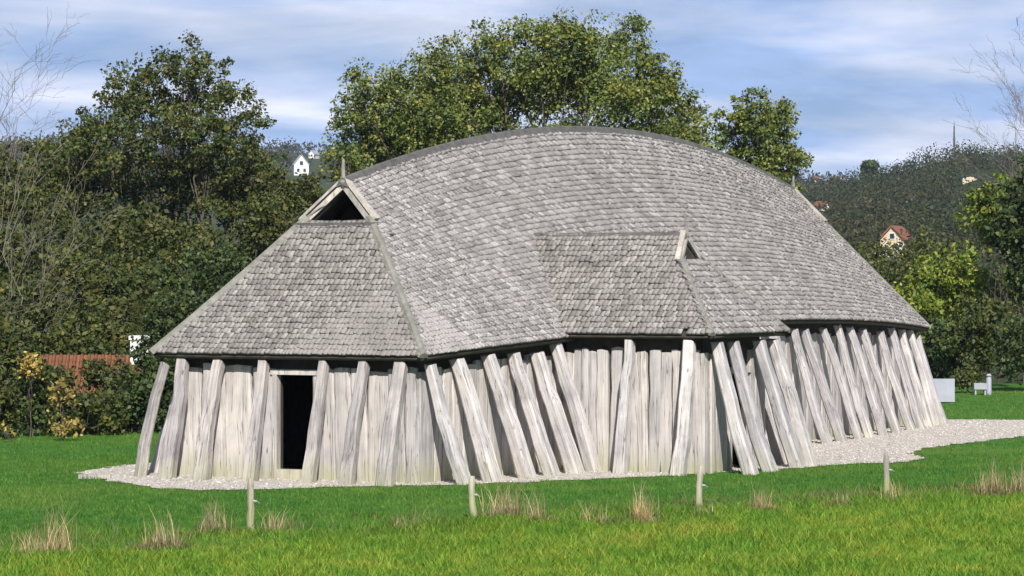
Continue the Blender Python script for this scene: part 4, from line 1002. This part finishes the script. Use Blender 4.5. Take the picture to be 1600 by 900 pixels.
far_house('small white house above and right of the white gabled house', 487, 247, hz2, 600, 1790, 10, 20, 6, 6, -.3, 'white_wall', 'metal', [(0, 4, 3, 3)])
for k_, (u_, w_, lab) in enumerate(((1281, 8, 'leftmost red roof of the far skyline village'), (1299, 13, 'grey-roofed far house in the middle of the skyline village'), (1314, 11, 'rightmost red roof of the far skyline village'))):
    far_house(lab, u_, 284, hz2, 900, 1800, w_, 16, 3, 5, (.9, -.7, .8)[k_], 'white_wall', ('red_tile', 'metal', 'red_tile')[k_], [(0, 1.5, 2, 2)])
wood_on('woodland', 'mixed wood covering the nearer hill at the right', hz1, 2300, (225, 830), (1180, 1720), 1.7, 3.9, 90, .48, 'leaf_far', 81, .75)
wood_on('woodland', 'distant wood along the skyline left of the hall', hz2, 1500, (700, 1815), (-150, 1420), 3.5, 6.5, 40, 1.5, 'leaf_far', 82, .6)
wood_on('woodland', 'wooded continuation of the right-hand hill', hz1, 900, (225, 830), (1720, 3300), 2.2, 4.6, 34, .95, 'leaf_far', 83, .75)
wood_on('woodland', 'low wood on the valley side behind the hall', hz1, 700, (225, 830), (450, 1180), 2.2, 4.6, 26, 1.0, 'leaf_far', 86, .75)
wood_on('woodland', 'distant wood continuing along the skyline on the left', hz2, 700, (700, 1815), (-1400, -150), 4, 7, 18, 2.4, 'leaf_far', 84, .6)
wood_on('woodland', 'distant wood continuing along the skyline on the right', hz2, 700, (700, 1815), (1420, 3000), 4, 7, 18, 2.4, 'leaf_far', 85, .6)
scrub_mass('thicket', 'scrub on the valley side behind the hall', 'thicket', [(430, 1330, 560, 450, 122, 140, 46, 36, 60)], 'leaf_scrub', .9, .26, 22, .50, 55, .6)
# trees that stand out on the skyline
def far_tree(label, u, v, rpx, d, leaf, seed):
    shrub(label, u, v, rpx, rpx*1.05, d, leaf, seed, 4, .12, .9, 'tree', 'broadleaf_tree', 60, 1.5)
far_tree('single round tree on the skyline right of the hall', 1360, 262, 11, 800, 'leaf_dark', 91)

# ------------------------------------------------------------------ buildings
# red tiled roof and white chimney behind the shrubs at the left
d = 92.0; ez = np.array([0, 0, 1.0]); c = at(145, 557, d); c[2] = -2.6
rt, inv = thing('cottage', c, 'low cottage with red tiled roof half hidden by shrubs at the left', 'house')
zr = float(at(145, 557, d)[2]); hw_ = 1.75
mb = MB()
mb.add([c+RT*x+FG*y+ez*z for x, y, z in ((-hw_, -1.1, 0), (hw_, -1.1, 0), (hw_, 1.1, 0), (-hw_, 1.1, 0), (-hw_, -1.1, zr+2.6-1.15), (hw_, -1.1, zr+2.6-1.15), (hw_, 0, zr+2.6-.08), (hw_, 1.1, zr+2.6-1.15), (-hw_, 1.1, zr+2.6-1.15), (-hw_, 0, zr+2.6-.08))], [(0, 1, 5, 4), (1, 2, 7, 6, 5), (2, 3, 8, 7), (3, 0, 4, 9, 8)])
link('wall', mb.mesh('wall', 'brick'), rt, inv)
for s in (-1, 1):
    dn = (FG*s*1.35-ez*1.35); dn /= np.linalg.norm(dn); n_ = np.cross(RT, dn); n_ = n_ if n_[2] > 0 else -n_
    o = link('roof', MB().box(c+ez*(zr+2.6)+dn*.95, (hw_*2+.3, 1.95, .08), (RT, dn, n_)).mesh('roof', 'rust_tile'), rt, inv)
    if s < 0:
        tile = MB().tube([(-.15, 0, 0), (0, 0, .012), (.15, 0, 0)], [.05, .058, .06], 6).mesh('tile', 'rust_tile', True)
        for r_i in range(7):
            for ci in range(18):
                q = link('tile', tile, o); pos = c+ez*(zr+2.6)+dn*(.14+.27*r_i)+n_*(.055+.002*(ci % 2))+RT*(-hw_+.05+ci*.2)
                Mx = np.eye(4); Mx[:3, 0] = dn; Mx[:3, 1] = np.cross(n_, dn); Mx[:3, 2] = n_; Mx[:3, 3] = pos; q.matrix_basis = Matrix(Mx.tolist())
ch = link('chimney', MB().box(c+RT*1.40+ez*(zr+2.6-.02), (.58, .58, 1.0), (RT, FG, ez)).box(c+RT*1.40+ez*(zr+2.6+.54), (.66, .66, .12), (RT, FG, ez)).mesh('chimney', 'white_wall'), rt, inv)
# lattice mast on the hill
d = 815.0; c = at(1491, 240, d); c[2] = float(hz1(np.array(d), np.array((1491-800)*d/FPX))); rt, inv = thing('radio_mast', c, 'slender radio mast on the wooded hilltop at the right', 'mast')
mb = MB(); H = 8.6
for k in range(3):
    an = 2.09*k; mb.tube([c+np.array([math.cos(an)*.35, math.sin(an)*.35, -1]), c+np.array([math.cos(an)*.12, math.sin(an)*.12, H])], [.11, .08], 4)
for i in range(9):
    for k in range(3):
        q = lambda kk, zz_: c+np.array([math.cos(2.09*kk)*(.35-.23*zz_/H), math.sin(2.09*kk)*(.35-.23*zz_/H), zz_]); mb.tube([q(k, i*.8), q(k+1, i*.8+.8)], [.06, .06], 4)
link('lattice', mb.mesh('lattice', 'ridge'), rt, inv)
link('antenna', MB().tube([c+ez*4.6, c+ez*5.6], [.32, .32], 8).mesh('antenna', 'ridge'), rt, inv)
link('tip', MB().tube([c+ez*H, c+ez*(H+1.2)], [.10, .06], 5).mesh('tip', 'ridge'), rt, inv)

# ------------------------------------------------------------------ haze over the valley
m, t = mat('haze'); g = G(t)
pv = g.n('ShaderNodeVolumePrincipled', {'Color': (0.60, 0.72, 0.95, 1), 'Density': 0.00007, 'Anisotropy': 0.0})
t.links.new(pv.outputs[0], g.n('ShaderNodeOutputMaterial').inputs['Volume']); M['haze'] = m
hzo = link('haze', MB().box((900, 450, 40), (4400, 4400, 100)).mesh('haze', 'haze')); tag(hzo, 'thin bluish haze over the valley', 'haze', kind='stuff')
